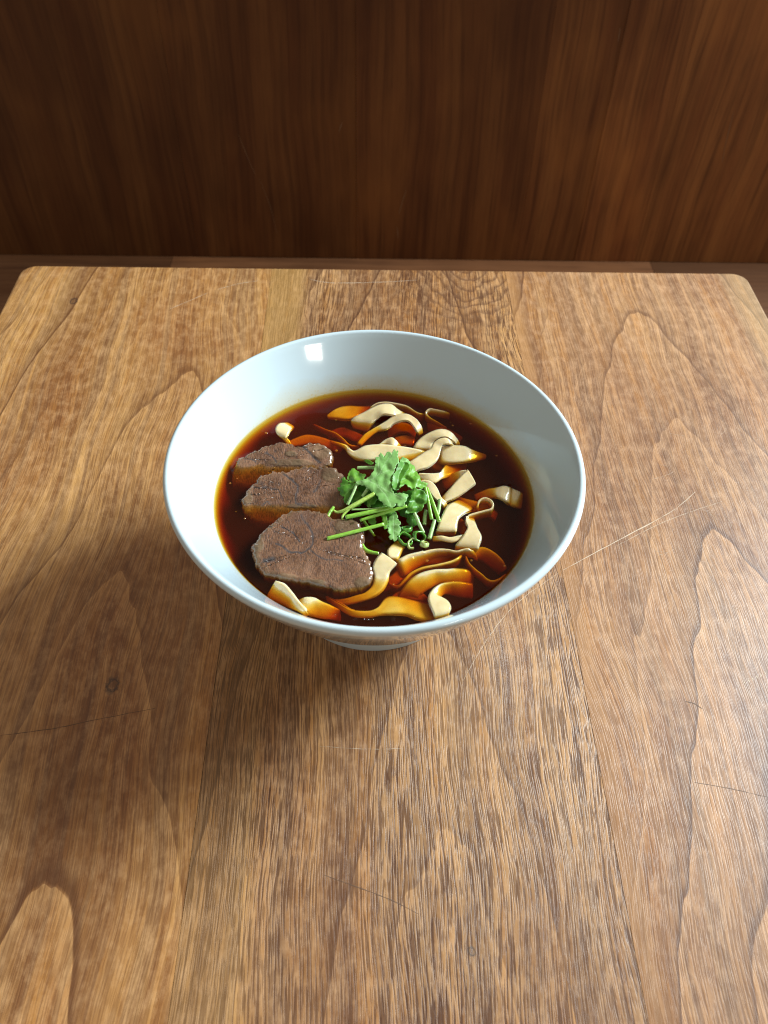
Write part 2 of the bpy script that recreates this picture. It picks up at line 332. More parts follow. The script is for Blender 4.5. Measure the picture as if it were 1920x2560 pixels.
# ------------------------------------------------------------------ bowl
def porcelain():
    N = NB('white_porcelain'); x, y, z, o = N.coords(); M = N.math
    r = M('SQRT', M('ADD', M('MULTIPLY', x, x), M('MULTIPLY', y, y)))
    ang = M('ARCTAN2', y, x)
    n1 = N.noise(o, 26.0, 4, 0.6); n2 = N.noise(o, 900.0, 2, 0.5)
    h = M('MULTIPLY', M('SUBTRACT', z, ZS), 1000.0)
    reach = M('ADD', 2.0, M('MULTIPLY', n1, 17.0))
    film = M('MULTIPLY', N.ramp(M('DIVIDE', h, reach), [(0.0, 1.0), (0.25, 0.55), (1.0, 0.0)]), M('LESS_THAN', h, 19.0))
    side = N.ramp(M('ADD', M('MULTIPLY', M('SINE', M('ADD', ang, 0.5)), 0.5), 0.5), [(0.35, 0.35), (0.8, 1.0)])
    film = M('MULTIPLY', film, side)
    speck = M('MULTIPLY', N.ramp(n2, [(0.58, 0.0), (0.66, 1.0)]), M('MULTIPLY', film, 0.25))
    inner = M('LESS_THAN', r, 0.1135)
    above = M('GREATER_THAN', h, -0.6)
    f = M('MULTIPLY', M('MULTIPLY', M('ADD', M('MULTIPLY', film, 0.85), M('MULTIPLY', speck, 1.6)), inner), above, clamp=True)
    col = N.mix(f, (0.585, 0.695, 0.745), (0.56, 0.42, 0.15))
    return N.set(Base_Color=col, Roughness=0.10, Specular_IOR_Level=0.5, Coat_Weight=0.4, Coat_Roughness=0.03)
PORC = porcelain()
def lathe(name, prof, mat, parent, n=160):
    vs, fs = [], []
    for r, z in prof:
        for k in range(n):
            a = 2*math.pi*k/n; vs.append((r*math.cos(a), r*math.sin(a), z))
    m = len(prof)
    for i in range(m-1):
        for k in range(n):
            k2 = (k+1) % n; fs.append((i*n+k, i*n+k2, (i+1)*n+k2, (i+1)*n+k))
    return mesh(name, vs, fs, mat, parent)
def spl(pts, n=8): return [(p.x, p.y) for p in catmull([Vector(q) for q in pts], n)]
bowl = empty('bowl', (0, 0, 0.0002))
tag(bowl, 'white flared porcelain bowl of noodle soup on a small foot ring', 'bowl')
RIM = 0.1086
inner = spl([(0.0005, 0.0135), (0.020, 0.0140), (0.040, 0.0190), (0.058, 0.0310), (0.0735, 0.0480), (0.0850, 0.0645), (0.0916, 0.0769), (0.1010, 0.0925), (0.1085, 0.1040), (0.1108, 0.1072)])
lip = [(0.1112, 0.1078), (0.1119, 0.1084), (0.1128, 0.10865), (0.1138, 0.1084), (0.1146, 0.1077), (0.11505, 0.1066), (0.1149, 0.1052)]
outer = spl([(0.1149, 0.1052), (0.1110, 0.0965), (0.1030, 0.0815), (0.0930, 0.0640), (0.0800, 0.0420), (0.0680, 0.0255), (0.0615, 0.0175), (0.0580, 0.0128), (0.0560, 0.0112), (0.030, 0.0105), (0.0005, 0.0105)])
lathe('body', inner+lip+outer[1:], PORC, bowl)
lathe('foot_ring', spl([(0.0556, 0.0125), (0.0563, 0.0100), (0.0573, 0.0040), (0.0574, 0.0006), (0.0570, 0.0), (0.0535, 0.0), (0.0525, 0.0010), (0.0520, 0.0108)], 3), PORC, bowl)

# ------------------------------------------------------------------ noodles
def noodle_mat():
    N = NB('wheat_noodle'); x, y, z, o = N.coords()
    n = N.noise(o, 160.0, 3, 0.6); n2 = N.noise(o, 1100.0, 2, 0.5)
    col = N.mix(N.ramp(n, [(0.35, 0.0), (0.7, 1.0)]), (0.82, 0.665, 0.385), (0.74, 0.575, 0.30))
    N.bump(N.math('ADD', n2, N.math('MULTIPLY', n, 2.0)), 0.18, 0.0003)
    N.b.subsurface_method if False else None
    m = N.set(Base_Color=col, Roughness=0.26, Subsurface_Weight=0.55, Subsurface_Scale=0.0016, Coat_Weight=0.8, Coat_Roughness=0.05)
    N.b.inputs['Subsurface Radius'].default_value = (1.0, 0.75, 0.42); return m
NOOD = noodle_mat()
WET = []                                       # points near the waterline, for the meniscus
def note(vs, pull=1.0):
    for p in vs:
        if abs(p[2]-ZS) < 0.0016: WET.append((p[0], p[1], pull))
def noodle(view, rows, label, th=1.35, n=8, m=14):
    Ls, Rs = [], []
    def at(v, x, y, mm): return at0(v, x, y, mm*1.5 if mm < 0 else mm)
    for r in rows:
        v = view
        if isinstance(r[0], str):
            if r[0] == 'e':
                L = at(v, *r[1:4]); wd = (r[4] if len(r) > 4 else 7)*0.001; R = L - Vector((0, 0, wd))
            Ls.append(L); Rs.append(R); continue
        Ls.append(at(v, r[0], r[1], r[2])); Rs.append(at(v, r[3], r[4], r[5]))
    L, R = catmull(Ls, n), catmull(Rs, n); vs, fs = [], []; prev = None
    def sink(p): return max(0.0, min(1.0, 1-(p.z-ZS)/0.0016))
    q = 15; m = 2*q
    for i in range(len(L)):
        a, b = L[i], R[i]; c = (a+b)/2; W = (b-a); wl = W.length; W = W.normalized()
        c0 = (L[max(i-1, 0)]+R[max(i-1, 0)])/2; c1 = (L[min(i+1, len(L)-1)]+R[min(i+1, len(L)-1)])/2
        T = (c1-c0); Nn = T.cross(W)
        Nn = Nn.normalized() if Nn.length > 1e-12 else (prev or Vector((0, 0, 1)))
        if prev and Nn.dot(prev) < -0.3: Nn = -Nn
        prev = Nn
        hz = math.hypot(W.x, W.y)**2; sa, sb = sink(a), sink(b)
        a2 = a - W*(0.0002*sa-0.0002)*hz - Vector((0, 0, (0.00005+0.0012*sa)*hz))
        b2 = b + W*(0.0002*sb-0.0002)*hz - Vector((0, 0, (0.00005+0.0012*sb)*hz))
        upN = Nn if Nn.z >= 0 else -Nn
        mid = c + upN*min(0.0002, wl*0.02) + upN*noise.noise(c*90)*0.0004
        if hz < 0.2: a2, b2 = a, b
        cur = catmull([a2, a, mid, b, b2] if hz >= 0.2 else [a, mid, b], 4 if hz >= 0.2 else 7)
        cs = [cur[int(round(k*(len(cur)-1)/(q-1)))] for k in range(q)]
        end = 0.7 if i in (0, len(L)-1) else 1.0
        loop = []
        for side in (1, -1):
            for k in (range(q) if side == 1 else reversed(range(q))):
                u = 2*k/(q-1)-1; p = c + (cs[k]-c)*end
                d = (cs[min(k+1, q-1)]-cs[max(k-1, 0)]); nn = T.cross(d)
                nn = nn.normalized() if nn.length > 1e-14 else Nn
                if nn.dot(Nn) < 0: nn = -nn
                t = th*0.0005*(max(0.0, 1-abs(u)**5))**0.5*(1.0+0.18*noise.noise((p.x*220, p.y*220, 5)))*end
                loop.append(p + nn*side*max(t, 0.00006))
        vs += loop
        if i:
            for k in range(m):
                k2 = (k+1) % m; fs.append(((i-1)*m+k, (i-1)*m+k2, i*m+k2, i*m+k))
    fs.append(tuple(reversed(range(m)))); q0 = (len(L)-1)*m; fs.append(tuple(range(q0, q0+m)))
    o = mesh('noodle', vs, fs, NOOD); note(vs)
    tag(o, label, 'noodle', 'wide wheat noodles in the broth'); return o

noodle('1', [(870, 335, -1.5, 880, 352, -1.6), (1000, 240, -0.9, 1010, 362, -1.2), (1150, 203, -1.1, 1150, 374, -1.3), (1300, 208, -1.8, 1300, 335, -2.2), (1480, 205, -4, 1480, 330, -5)],
       'orange tinted submerged noodle left of the arched noodles at the far side')
noodle('2', [(-300, 500, -2.5, -130, 545, -2.8), (-325, 385, 0.5, -60, 430, 0), (-150, 280, 3, 20, 370, 2), (50, 185, 5, 100, 312, 4.3), (200, 178, 5, 220, 322, 4), (300, 250, 2, 300, 335, 2), (395, 295, -1.6, 370, 318, -1.6)],
       'broad pale noodle arching out of the broth near the far rim')
noodle('2', [('e', -80, 210, 0.2, 6), ('e', 20, 150, 2), ('e', 150, 136, 2.3), ('e', 300, 160, 1.5), ('e', 430, 192, 0.9), ('e', 530, 258, 0.5), ('e', 600, 290, 0.3), ('e', 680, 300, -1.4)],
       'thin edgewise noodle behind the broad far arch, farthest from the camera')
noodle('2', [(-260, 720, -1.5, -215, 737, -2), (-150, 590, -0.8, -105, 622, -1.5), (0, 495, -0.3, 10, 540, -0.8), (130, 420, 1, 140, 508, 0.4), (260, 330, 3, 260, 436, 2), (420, 312, 4.5, 390, 396, 4), (540, 370, 3.5, 475, 423, 3.2), (612, 460, 1.5, 552, 530, 1.2), (640, 570, -1.2, 600, 600, -1.6)],
       'narrow noodle bridging in a bow just in front of the broad far arch')
noodle('2', [('e', 1020, 290, -0.8, 6), ('e', 940, 262, 0.8, 6), ('e', 820, 236, 1.6, 6), ('e', 740, 228, 1.8, 6), ('e', 690, 282, 1.2, 6), ('e', 745, 350, -0.3, 6), ('e', 850, 412, -1.2, 6), ('e', 980, 490, -2.6, 6)],
       'small noodle bent into a hairpin close to the far right rim')
noodle('2', [(490, 850, -3, 700, 880, -3.4), (527, 770, 0, 735, 795, -0.3), (600, 660, 2, 785, 705, 1.5), (740, 570, 4, 850, 650, 3.5), (900, 523, 5, 950, 626, 4.5), (1030, 560, 4, 1025, 655, 3.5), (1110, 650, 1, 1085, 700, 1), (1170, 740, -2.2, 1125, 745, -2.2)],
       'rounded arch noodle at the top of the knot behind the cilantro')
noodle('2', [(380, 1070, -1.2, 470, 1160, -1), (470, 980, 1, 560, 1088, 1), (640, 860, 2, 720, 1040, 1.5), (760, 790, 3, 850, 930, 2), (800, 710, 4.5, 897, 790, 3), (870, 655, 6, 915, 735, 4), (960, 640, 6, 985, 718, 4.5), (1030, 685, 4, 1048, 735, 3.5), (1070, 750, -0.5, 1045, 790, -0.5)],
       'twisted noodle crossing over the knot, its wide end beside the cilantro')
noodle('2', [(850, 775, -1.2, 840, 985, -2.2), (940, 758, 1, 930, 982, -0.5), (1080, 750, 2.2, 1080, 972, 0.1), (1220, 762, 1.5, 1240, 957, -0.2), (1340, 812, -0.5, 1360, 942, -1.3), (1520, 872, -2.6, 1520, 905, -2.8)],
       'flat noodle with a bright glint running right from the knot')
noodle('2', [(-650, 670, -3, -640, 700, -3.5), (-430, 735, -0.3, -440, 767, -0.8), (-365, 795, 0.8, -370, 852, 0), (-290, 826, 1, -260, 928, -0.4), (-150, 755, 2.5, -120, 942, 0), (50, 735, 3, 50, 930, 0), (200, 742, 3, 200, 930, -0.3), (400, 768, 2, 380, 940, -1), (580, 800, 1, 520, 950, -1.8), (730, 845, -1.6, 650, 965, -3)],
       'long flat noodle lying just behind the cilantro leaves')
noodle('2', [(20, 745, -0.2, 60, 800, -2), (130, 668, 1, 150, 760, -1), (220, 638, 2, 230, 770, 0), (285, 690, 0.5, 280, 775, -0.5), (360, 770, -2, 345, 805, -2.5)],
       'small pointed noodle bump behind the long flat noodle')
noodle('1', [('e', 680, 440, -3.4, 5), ('e', 850, 515, -2.0, 5), ('e', 980, 560, -1.5, 5), ('e', 1090, 640, -1.2, 5), ('e', 1180, 725, -1.3, 5), ('e', 1320, 742, -2.6, 5)],
       'slender sunken noodle between the far arches and the rear beef slice')
noodle('1', [(330, 432, -1.2, 410, 480, -2.4), (215, 445, 1.2, 365, 520, 0.6), (165, 520, 1.5, 330, 585, 1), (205, 590, 0.4, 305, 630, 0.3), (285, 655, -0.5, 335, 665, -0.6), (335, 730, -1.6, 375, 730, -1.6)],
       'little curled noodle tip near the left rim behind the beef')
noodle('1', [(340, 690, -2.2, 360, 745, -2.5), (560, 605, -2.2, 560, 720, -3), (750, 625, -2.4, 740, 720, -3), (900, 675, -2.8, 860, 765, -3.6), (1120, 765, -4.5, 1060, 840, -5.5)],
       'sunken orange brown noodle along the back of the rear beef slice')
noodle('3', [(-80, 255, 0, -80, 315, -0.5), (20, 248, 1.5, 20, 332, 0.1), (130, 250, 1.8, 130, 367, 0.3), (222, 230, 1.6, 235, 305, 0.3), (275, 165, -0.5, 305, 282, -0.9), (340, 105, -1.8, 420, 240, -2.4), (510, 100, -4, 530, 200, -4.6)],
       'short curved noodle right of the cilantro below the knot')
noodle('3', [(612, 195, 4, 718, 380, 3), (545, 255, 3.6, 640, 440, 2.3), (440, 365, 2.7, 540, 515, 1.5), (345, 478, 1.3, 420, 580, 0.8), (250, 590, -0.9, 300, 635, 0.2), (160, 700, -3, 220, 730, -2)],
       'square ended noodle standing proud of the dark broth right of the cilantro')
noodle('3', [(240, 340, -4, 290, 470, -4.2), (390, 255, -1.6, 430, 385, -2), (490, 220, -0.2, 540, 320, 0.2), (590, 200, 2.4, 625, 250, 2.4)],
       'sunken noodle under the square ended noodle')
noodle('3', [(690, 545, -3.4, 720, 610, -3.8), (880, 470, -1.4, 900, 570, -2), (1000, 448, -0.2, 1000, 562, -0.2), (1100, 428, 1.1, 1090, 602, 1.1), (1168, 440, 1.2, 1170, 655, -0.5), (1200, 445, -0.9, 1195, 665, -1.6), (1240, 470, 0.9, 1210, 672, -0.6), (1305, 500, 0.9, 1270, 692, -0.9), (1360, 525, -2.2, 1340, 710, -3)],
       'ruffled noodle poking out nearest the right rim')
noodle('3', [('e', 735, 710, -0.2), ('e', 765, 612, 1.5), ('e', 840, 574, 2.2), ('e', 920, 602, 2.3), ('e', 955, 662, 2), ('e', 930, 722, 1.5), ('e', 850, 747, 1.3), ('e', 720, 782, 1.2), ('e', 620, 815, 1.2), (580, 868, 1.3, 660, 850, -3.5), (582, 930, 1.4, 690, 905, -0.4), (605, 1000, 1.8, 722, 985, 1.3), (545, 1110, 2.1, 790, 1130, 2), (455, 1225, 0.5, 750, 1255, 0.9), (430, 1290, -2.2, 700, 1330, -2.2)],
       'noodle curled into a small loop with a wide white tail at the right')
noodle('3', [(480, 610, -2.2, 680, 720, -2.6), (340, 688, 1, 592, 772, 1), (255, 830, 2.2, 480, 865, 2.2), (190, 1000, 1.2, 442, 1012, 1), (172, 1065, -1.2, 425, 1065, -1.5), (170, 1130, -4.2, 420, 1130, -4.2)],
       'broad blocky noodle just right of the cilantro stems')
noodle('3', [(-90, 360, -1.2, -90, 440, -1.2), (20, 343, 1.5, 10, 422, 1), (112, 375, 2.5, 60, 470, 2), (182, 460, 2.5, 122, 560, 2), (232, 570, 2, 190, 622, 1.5), (292, 642, 0.5, 260, 682, 0.4), (335, 725, -2.2, 280, 745, -2.2)],
       'noodle arching down from under the right cilantro leaf')
noodle('4', [(120, 130, -1, 120, 166, -1.2), (240, 119, 0.8, 240, 162, 0.2), (370, 139, 1, 380, 184, 0.4), (512, 107, 1.2, 480, 162, 0.4), (610, 88, -1.2, 600, 122, -1.2)],
       'thin straight noodle between the scallion rings and the white tail noodle')
noodle('5', [(700, 370, -2.4, 780, 570, -4.5), (770, 327, 0.3, 840, 532, -2.6), (880, 265, 1, 950, 455, -2.8), (1050, 225, 1.3, 1100, 382, -3.2), (1230, 182, 1.6, 1260, 330, -3.8), (1400, 178, 1.6, 1400, 320, -4.8), (1550, 208, 1.3, 1560, 330, -5), (1650, 180, 1.6, 1660, 300, -4), (1730, 175, 1.6, 1760, 300, -3), (1800, 225, -1.2, 1850, 330, -3.4)],
       'long sloping noodle ridge in front of the scallions, highest of the front group')
noodle('4', [(640, 290, -0.5, 640, 365, -1.2), (820, 275, -1.3, 770, 420, -4), (960, 340, -1.9, 870, 480, -5), (1080, 450, -2.4, 960, 560, -5.5), (1140, 570, -3.6, 1050, 640, -6.5)],
       'sunken broad noodle fading into the broth at the front right')
noodle('4', [('e', 575, 380, -1.6, 6), ('e', 620, 480, -1.2, 6), ('e', 700, 562, -1.1, 6), ('e', 800, 640, -1.1, 6), ('e', 880, 708, -1.2, 6), ('e', 960, 728, -1.4, 6), ('e', 1050, 695, -1.8, 6), ('e', 1140, 630, -2.8, 6)],
       'slim orange noodle trailing toward the front right rim')
noodle('5', [('e', 600, 640, -3), ('e', 740, 690, -2), ('e', 840, 600, -0.9), ('e', 930, 510, -0.4), ('e', 1080, 440, 0), ('e', 1300, 395, 0.3), ('e', 1480, 350, 0.3), ('e', 1580, 300, 0), ('e', 1630, 250, -1.2)],
       'second noodle ridge of the front group, thin and edgewise', th=1.7)
noodle('5', [(730, 870, -4, 950, 920, -5.5), (850, 690, -1.2, 1010, 850, -3.2), (950, 590, -0.3, 1080, 770, -2.2), (1090, 515, 0.4, 1190, 700, -1.8), (1250, 475, 0.6, 1300, 650, -2), (1400, 468, 0.6, 1450, 650, -2.3), (1560, 465, -0.3, 1600, 650, -2.8), (1700, 480, -1.5, 1720, 650, -4), (1790, 560, -4.5, 1780, 680, -6)],
       'wide yellowish noodle sheet behind the hooked noodle at the front')
noodle('5', [(1780, 670, -3.2, 1780, 850, -6), (1600, 640, -1, 1610, 830, -4.6), (1450, 645, -0.3, 1470, 800, -3.8), (1330, 672, 0.3, 1380, 790, -2.4), (1230, 747, 0.7, 1320, 850, -0.9), (1175, 840, 1, 1370, 865, 0.1), (1190, 950, 1.3, 1442, 930, 1), (1235, 1060, 1.8, 1472, 1000, 1.5), (1252, 1112, 0.5, 1440, 1065, 0.3), (1262, 1165, -2.2, 1440, 1115, -2.2)],
       'hook shaped noodle with a bright cut end nearest the front rim')
noodle('5', [(-250, 830, -3.6, -240, 880, -4), (-60, 930, -2, -50, 1000, -2.8), (120, 1030, -1.1, 120, 1092, -1.8), (330, 1048, -0.7, 330, 1110, -1.3), (470, 1000, -0.5, 480, 1082, -0.8), (570, 880, -0.9, 620, 1070, -0.4), (680, 850, -1, 760, 1072, -0.5), (850, 880, -1.4, 880, 1087, -0.8), (1010, 920, -1.8, 1000, 1132, -0.8), (1150, 945, -2.2, 1130, 1157, -1.1), (1270, 1000, -3.6, 1265, 1152, -2.2)],
       'submerged noodle lying along the front rim left of the hooked noodle')
noodle('5', [(530, 235, 3.5, 730, 380, 2.5), (450, 320, 3.2, 665, 450, 1.8), (405, 430, 2, 612, 520, 0.8), (430, 560, 0.2, 592, 622, -0.2), (400, 690, -0.8, 522, 742, -0.6), (300, 790, -1, 400, 832, -0.9), (150, 840, -1.5, 220, 892, -1.6), (0, 880, -2.2, 40, 932, -2.4), (-200, 890, -3.6, -150, 950, -4)],
       'pale noodle curving down beside the right end of the front beef slice')
noodle('5', [(720, 80, -1.2, 850, 120, -1.2), (618, 190, 0.2, 790, 200, -0.3), (620, 280, 0.6, 742, 310, -0.2), (680, 345, -1.2, 740, 355, -2.2)],
       'short noodle stub in front of the cilantro below the small leaf')
noodle('6', [(255, 385, 0.5, 150, 570, -3), (290, 388, 1.6, 190, 610, -3), (370, 420, 2.2, 280, 640, -2.8), (460, 520, 1.8, 400, 690, -2.2), (540, 620, 1.5, 500, 730, -0.6), (640, 742, 0.8, 590, 775, 0.1), (700, 810, -1.5, 650, 830, -1.8)],
       'upturned noodle corner at the front left below the beef')
noodle('6', [(545, 640, -1.2, 600, 745, 0.6), (650, 600, 0.6, 690, 800, -1.2), (750, 605, 0.4, 780, 825, -2), (850, 655, -0.3, 880, 845, -2.5), (960, 700, -1, 980, 855, -3.4), (1090, 755, -3, 1100, 885, -6)],
       'half sunken noodle right of the upturned front left corner')
noodle('2', [(150, 470, -3.6, 170, 640, -4.4), (280, 430, -2.6, 300, 560, -3.4), (420, 440, -2.6, 430, 560, -3.4), (560, 520, -3.8, 540, 640, -4.6)],
       'dark orange sunken noodle under the narrow bowed noodle')
noodle('2', [(260, 640, -2.8, 240, 740, -3.6), (400, 610, -2.5, 390, 720, -3.2), (540, 640, -3.4, 520, 740, -4.2)],
       'deep orange noodle patch left of the rounded arch noodle')

noodle('3', [(420, 560, -3.4, 480, 700, -4), (560, 600, -2.2, 600, 740, -3), (720, 640, -2.0, 740, 780, -2.8), (900, 700, -2.6, 900, 830, -3.6), (1020, 800, -4.4, 980, 900, -5.4)],
       'sunken noodle glowing orange under the small loop')
noodle('3', [(480, 860, -3.2, 440, 980, -3.8), (560, 920, -2.4, 520, 1060, -3), (600, 1040, -2.6, 540, 1150, -3.4), (640, 1180, -3.8, 560, 1260, -4.8)],
       'sunken noodle between the blocky noodle and the white tail')
noodle('2', [(560, 830, -3, 520, 930, -3.6), (700, 870, -2.2, 690, 990, -3), (880, 960, -2.2, 860, 1080, -3), (1080, 980, -3, 1060, 1090, -4), (1260, 990, -4.8, 1240, 1080, -5.8)],
       'sunken noodle in the shade under the knot')
noodle('5', [(980, 300, -3.2, 1000, 420, -4.2), (1150, 280, -2.6, 1180, 380, -3.6), (1330, 270, -2.8, 1350, 370, -3.8), (1500, 300, -4.2, 1510, 380, -5.2)],
       'sunken noodle behind the second front ridge')
noodle('5', [(480, 640, -4.4, 540, 760, -5), (620, 580, -3.2, 680, 700, -4), (720, 500, -3, 790, 620, -4), (780, 420, -3.6, 860, 520, -4.6)],
       'deep noodle between the pale curved noodle and the front ridges')
noodle('5', [(560, 960, -4.5, 620, 1000, -5), (720, 800, -3.4, 800, 880, -4), (900, 760, -3, 960, 880, -3.6), (1080, 800, -3.4, 1100, 920, -4.2), (1180, 900, -4.4, 1160, 980, -5.2)],
       'deep noodle under the wide yellowish sheet')
noodle('1', [(900, 560, -4.5, 880, 640, -5.2), (1080, 500, -3.8, 1080, 600, -4.6), (1260, 560, -3.4, 1240, 660, -4.2), (1420, 640, -4.2, 1380, 720, -5)],
       'deep noodle in the dark pool left of the far arches')
noodle('2', [(700, 420, -4, 720, 520, -5), (860, 480, -3.2, 860, 560, -4.2), (1040, 540, -3.2, 1000, 620, -4.2), (1200, 640, -4, 1150, 700, -5)],
       'deep noodle between the hairpin noodle and the rounded arch')

# ------------------------------------------------------------------ beef
def beef_mat():
    N = NB('braised_beef'); x, y, z, o = N.coords(); M = N.math
    ten, gel = N.att('tendon'), N.att('gel'); fu, fv = N.att('fu'), N.att('fv')
    wob = N.noise(o, 130.0, 2)
    fib = N.noise(N.vec(M('ADD', M('MULTIPLY', fu, 2.2), M('MULTIPLY', wob, 9.0)), M('MULTIPLY', fv, 0.34), 0), 1, 4, 0.7, 0.2)
    n1 = N.noise(o, 120.0, 4, 0.6); n2 = N.noise(o, 420.0, 3, 0.6)
    col = N.mix(N.ramp(n1, [(0.3, 0.0), (0.7, 1.0)]), (0.158, 0.058, 0.020), (0.270, 0.116, 0.050))
    col = N.mix(M('MULTIPLY', N.ramp(fib, [(0.48, 0.0), (0.60, 1.0)]), 0.90), col, (0.055, 0.021, 0.010))
    col = N.mix(M('MULTIPLY', N.ramp(fib, [(0.28, 1.0), (0.45, 0.0)]), 0.55), col, (0.36, 0.185, 0.10))
    col = N.mix(M('MULTIPLY', gel, 0.85), col, N.mix(n2, (0.135, 0.085, 0.045), (0.20, 0.135, 0.075)))
    blot = N.noise(o, 55.0, 3, 0.55)
    col = N.mix(M('MULTIPLY', N.ramp(blot, [(0.50, 0.0), (0.72, 1.0)]), 0.55), col, (0.35, 0.18, 0.10))
    col = N.mix(M('MULTIPLY', N.ramp(blot, [(0.28, 1.0), (0.46, 0.0)]), 0.5), col, (0.12, 0.052, 0.028))
    col = N.mix(M('MULTIPLY', ten, 0.92), col, (0.055, 0.040, 0.038))
    ht = M('ADD', M('MULTIPLY', n2, 0.7), M('MULTIPLY', fib, M('SUBTRACT', 1.0, gel)))
    bo = N.bump(ht, 0.7, 0.0010)
    cb = N.n('ShaderNodeBump'); N.put(cb.inputs['Height'], N.noise(o, 240.0, 3, 0.6)); cb.inputs['Strength'].default_value = 0.6; cb.inputs['Distance'].default_value = 0.0012
    N.t.links.new(cb.outputs[0], N.b.inputs['Coat Normal'])
    m = N.set(Base_Color=col, Roughness=M('ADD', 0.38, M('MULTIPLY', n2, 0.25)), Subsurface_Weight=0.1, Subsurface_Scale=0.0012, Specular_IOR_Level=0.2, Coat_Weight=1.0, Coat_Roughness=0.05)
    N.b.inputs['Subsurface Radius'].default_value = (1.0, 0.4, 0.25); return m
BEEF = beef_mat()
def segd(p, a, b):
    ab = (b[0]-a[0], b[1]-a[1]); t = ((p[0]-a[0])*ab[0]+(p[1]-a[1])*ab[1])/max(1e-9, ab[0]**2+ab[1]**2); t = max(0, min(1, t))
    return math.hypot(p[0]-a[0]-ab[0]*t, p[1]-a[1]-ab[1]*t), t
def beef(outline, zmap, tendons, gels, th, label, seed):
    n = 7; B = catmull([Vector((a, b)) for a, b in outline+[outline[0]]], n)[:-1]
    B = [p + Vector((22*noise.noise((p.x/45, p.y/45, seed))+13*noise.noise((p.x/14, p.y/14, seed)), 22*noise.noise((p.x/45, p.y/45, seed+3))+13*noise.noise((p.x/14, p.y/14, seed+6)))) for p in B]
    S = len(B); cx = sum(p.x for p in B)/S; cy = sum(p.y for p in B)/S
    rings = [0.0] + [1-(1-k/46)**1.25 for k in range(1, 47)]
    vs, fs, te, ge, us, vv2 = [], [], [], [], [], []
    def zof(px, py):
        for (y0, z0), (y1, z1) in zip(zmap, zmap[1:]):
            if py <= y1 or (y1, z1) == zmap[-1]: return z0+(z1-z0)*(py-y0)/(y1-y0)
    def put(px, py, drop, m1=True):
        z = zof(px, py)
        vs.append(at('8', px, py, z) + Vector((0, 0, -drop*0.001)))
        q = (px+10*noise.noise((px/60, py/60, seed)), py+10*noise.noise((px/60, py/60, seed+9)))
        tv = 0.0
        for pl, wd in tendons:
            for a, b in zip(pl, pl[1:]):
                d, t = segd(q, a, b); tv = max(tv, min(1, max(0, 1.5-d/(wd*0.38))))
        gv = 0.0
        for gx, gy, rx, ry in gels: gv = max(gv, min(1, max(0, 3.5*(1.05-math.hypot((q[0]-gx)/rx, (q[1]-gy)/ry)))))
        te.append(tv if m1 else tv*0.3); ge.append(max(gv, 0 if m1 else 0.5)); us.append(px/19.0); vv2.append(py/19.0)
        return tv, gv
    for s in rings:
        for p in (B if s > 0 else [Vector((cx, cy))]):
            px, py = cx+(p.x-cx)*s, cy+(p.y-cy)*s
            e = max(0.0, (s-0.89)/0.11); drop = 1.7*(1-math.sqrt(max(0, 1-e*e*0.97)))
            drop += 0.75*noise.noise((px/130, py/130, seed)) + 0.20*noise.noise((px/22, py/22, seed+4))
            tv, gv = put(px, py, drop); i = len(vs)-1
            vs[i] = vs[i] + Vector((0, 0, -0.00012*tv + 0.0003*gv))
            if s > 0.86: ge[i] = max(ge[i], min(1, (s-0.86)/0.10)*max(0, min(1, 0.55+1.6*noise.noise((px/60, py/60, seed+8)))))
    for dr, sh in ((3.5, 1.01), (th*0.7, 1.0), (th, 0.96)):
        for p in B: put(cx+(p.x-cx)*sh, cy+(p.y-cy)*sh, dr, False)
    for k in range(S): fs.append((0, 1+k, 1+(k+1) % S))
    nr = len(rings)-1+3
    for r in range(nr-1):
        a, b = 1+r*S, 1+(r+1)*S
        for k in range(S): k2 = (k+1) % S; fs.append((a+k, b+k, b+k2, a+k2))
    fs.append(tuple(1+(nr-1)*S+k for k in range(S)))
    o = mesh('beef_slice', vs, fs, BEEF)
    attr(o, 'tendon', te); attr(o, 'gel', ge); attr(o, 'fu', us); attr(o, 'fv', vv2); note(vs[:1+(len(rings)+1)*S])
    tag(o, label, 'beef', 'braised beef slices'); return o
beef([(500, 930), (560, 880), (640, 835), (780, 802), (930, 806), (1050, 835), (1130, 885), (1240, 880), (1350, 905), (1430, 975), (1450, 1070), (1430, 1150), (1470, 1250), (1520, 1350), (1548, 1440), (1535, 1520), (1470, 1590), (1350, 1640), (1200, 1640), (1060, 1610), (880, 1565), (700, 1530), (540, 1490), (420, 1455), (365, 1395), (330, 1330), (300, 1250), (285, 1190), (345, 1100), (395, 1015), (450, 975)],
     [(790, 8.5), (1250, 4.5), (1650, 0.6)],
     [([(800, 860), (820, 910), (890, 990), (920, 1080), (920, 1150), (890, 1210), (800, 1250), (690, 1250), (610, 1190), (540, 1160)], 26), ([(600, 985), (700, 1030), (750, 1080), (780, 1140)], 20), ([(890, 1215), (960, 1280), (1050, 1325), (1150, 1320), (1230, 1330)], 17), ([(420, 1330), (510, 1315)], 60), ([(1100, 940), (1160, 1020), (1200, 1090)], 14)],
     [(1290, 990, 165, 115), (640, 1500, 130, 32), (900, 1560, 180, 34), (360, 1170, 60, 90), (1450, 1560, 110, 60)], 9, 'large front beef slice with grey tendon lines under a cilantro stem', 2.0)
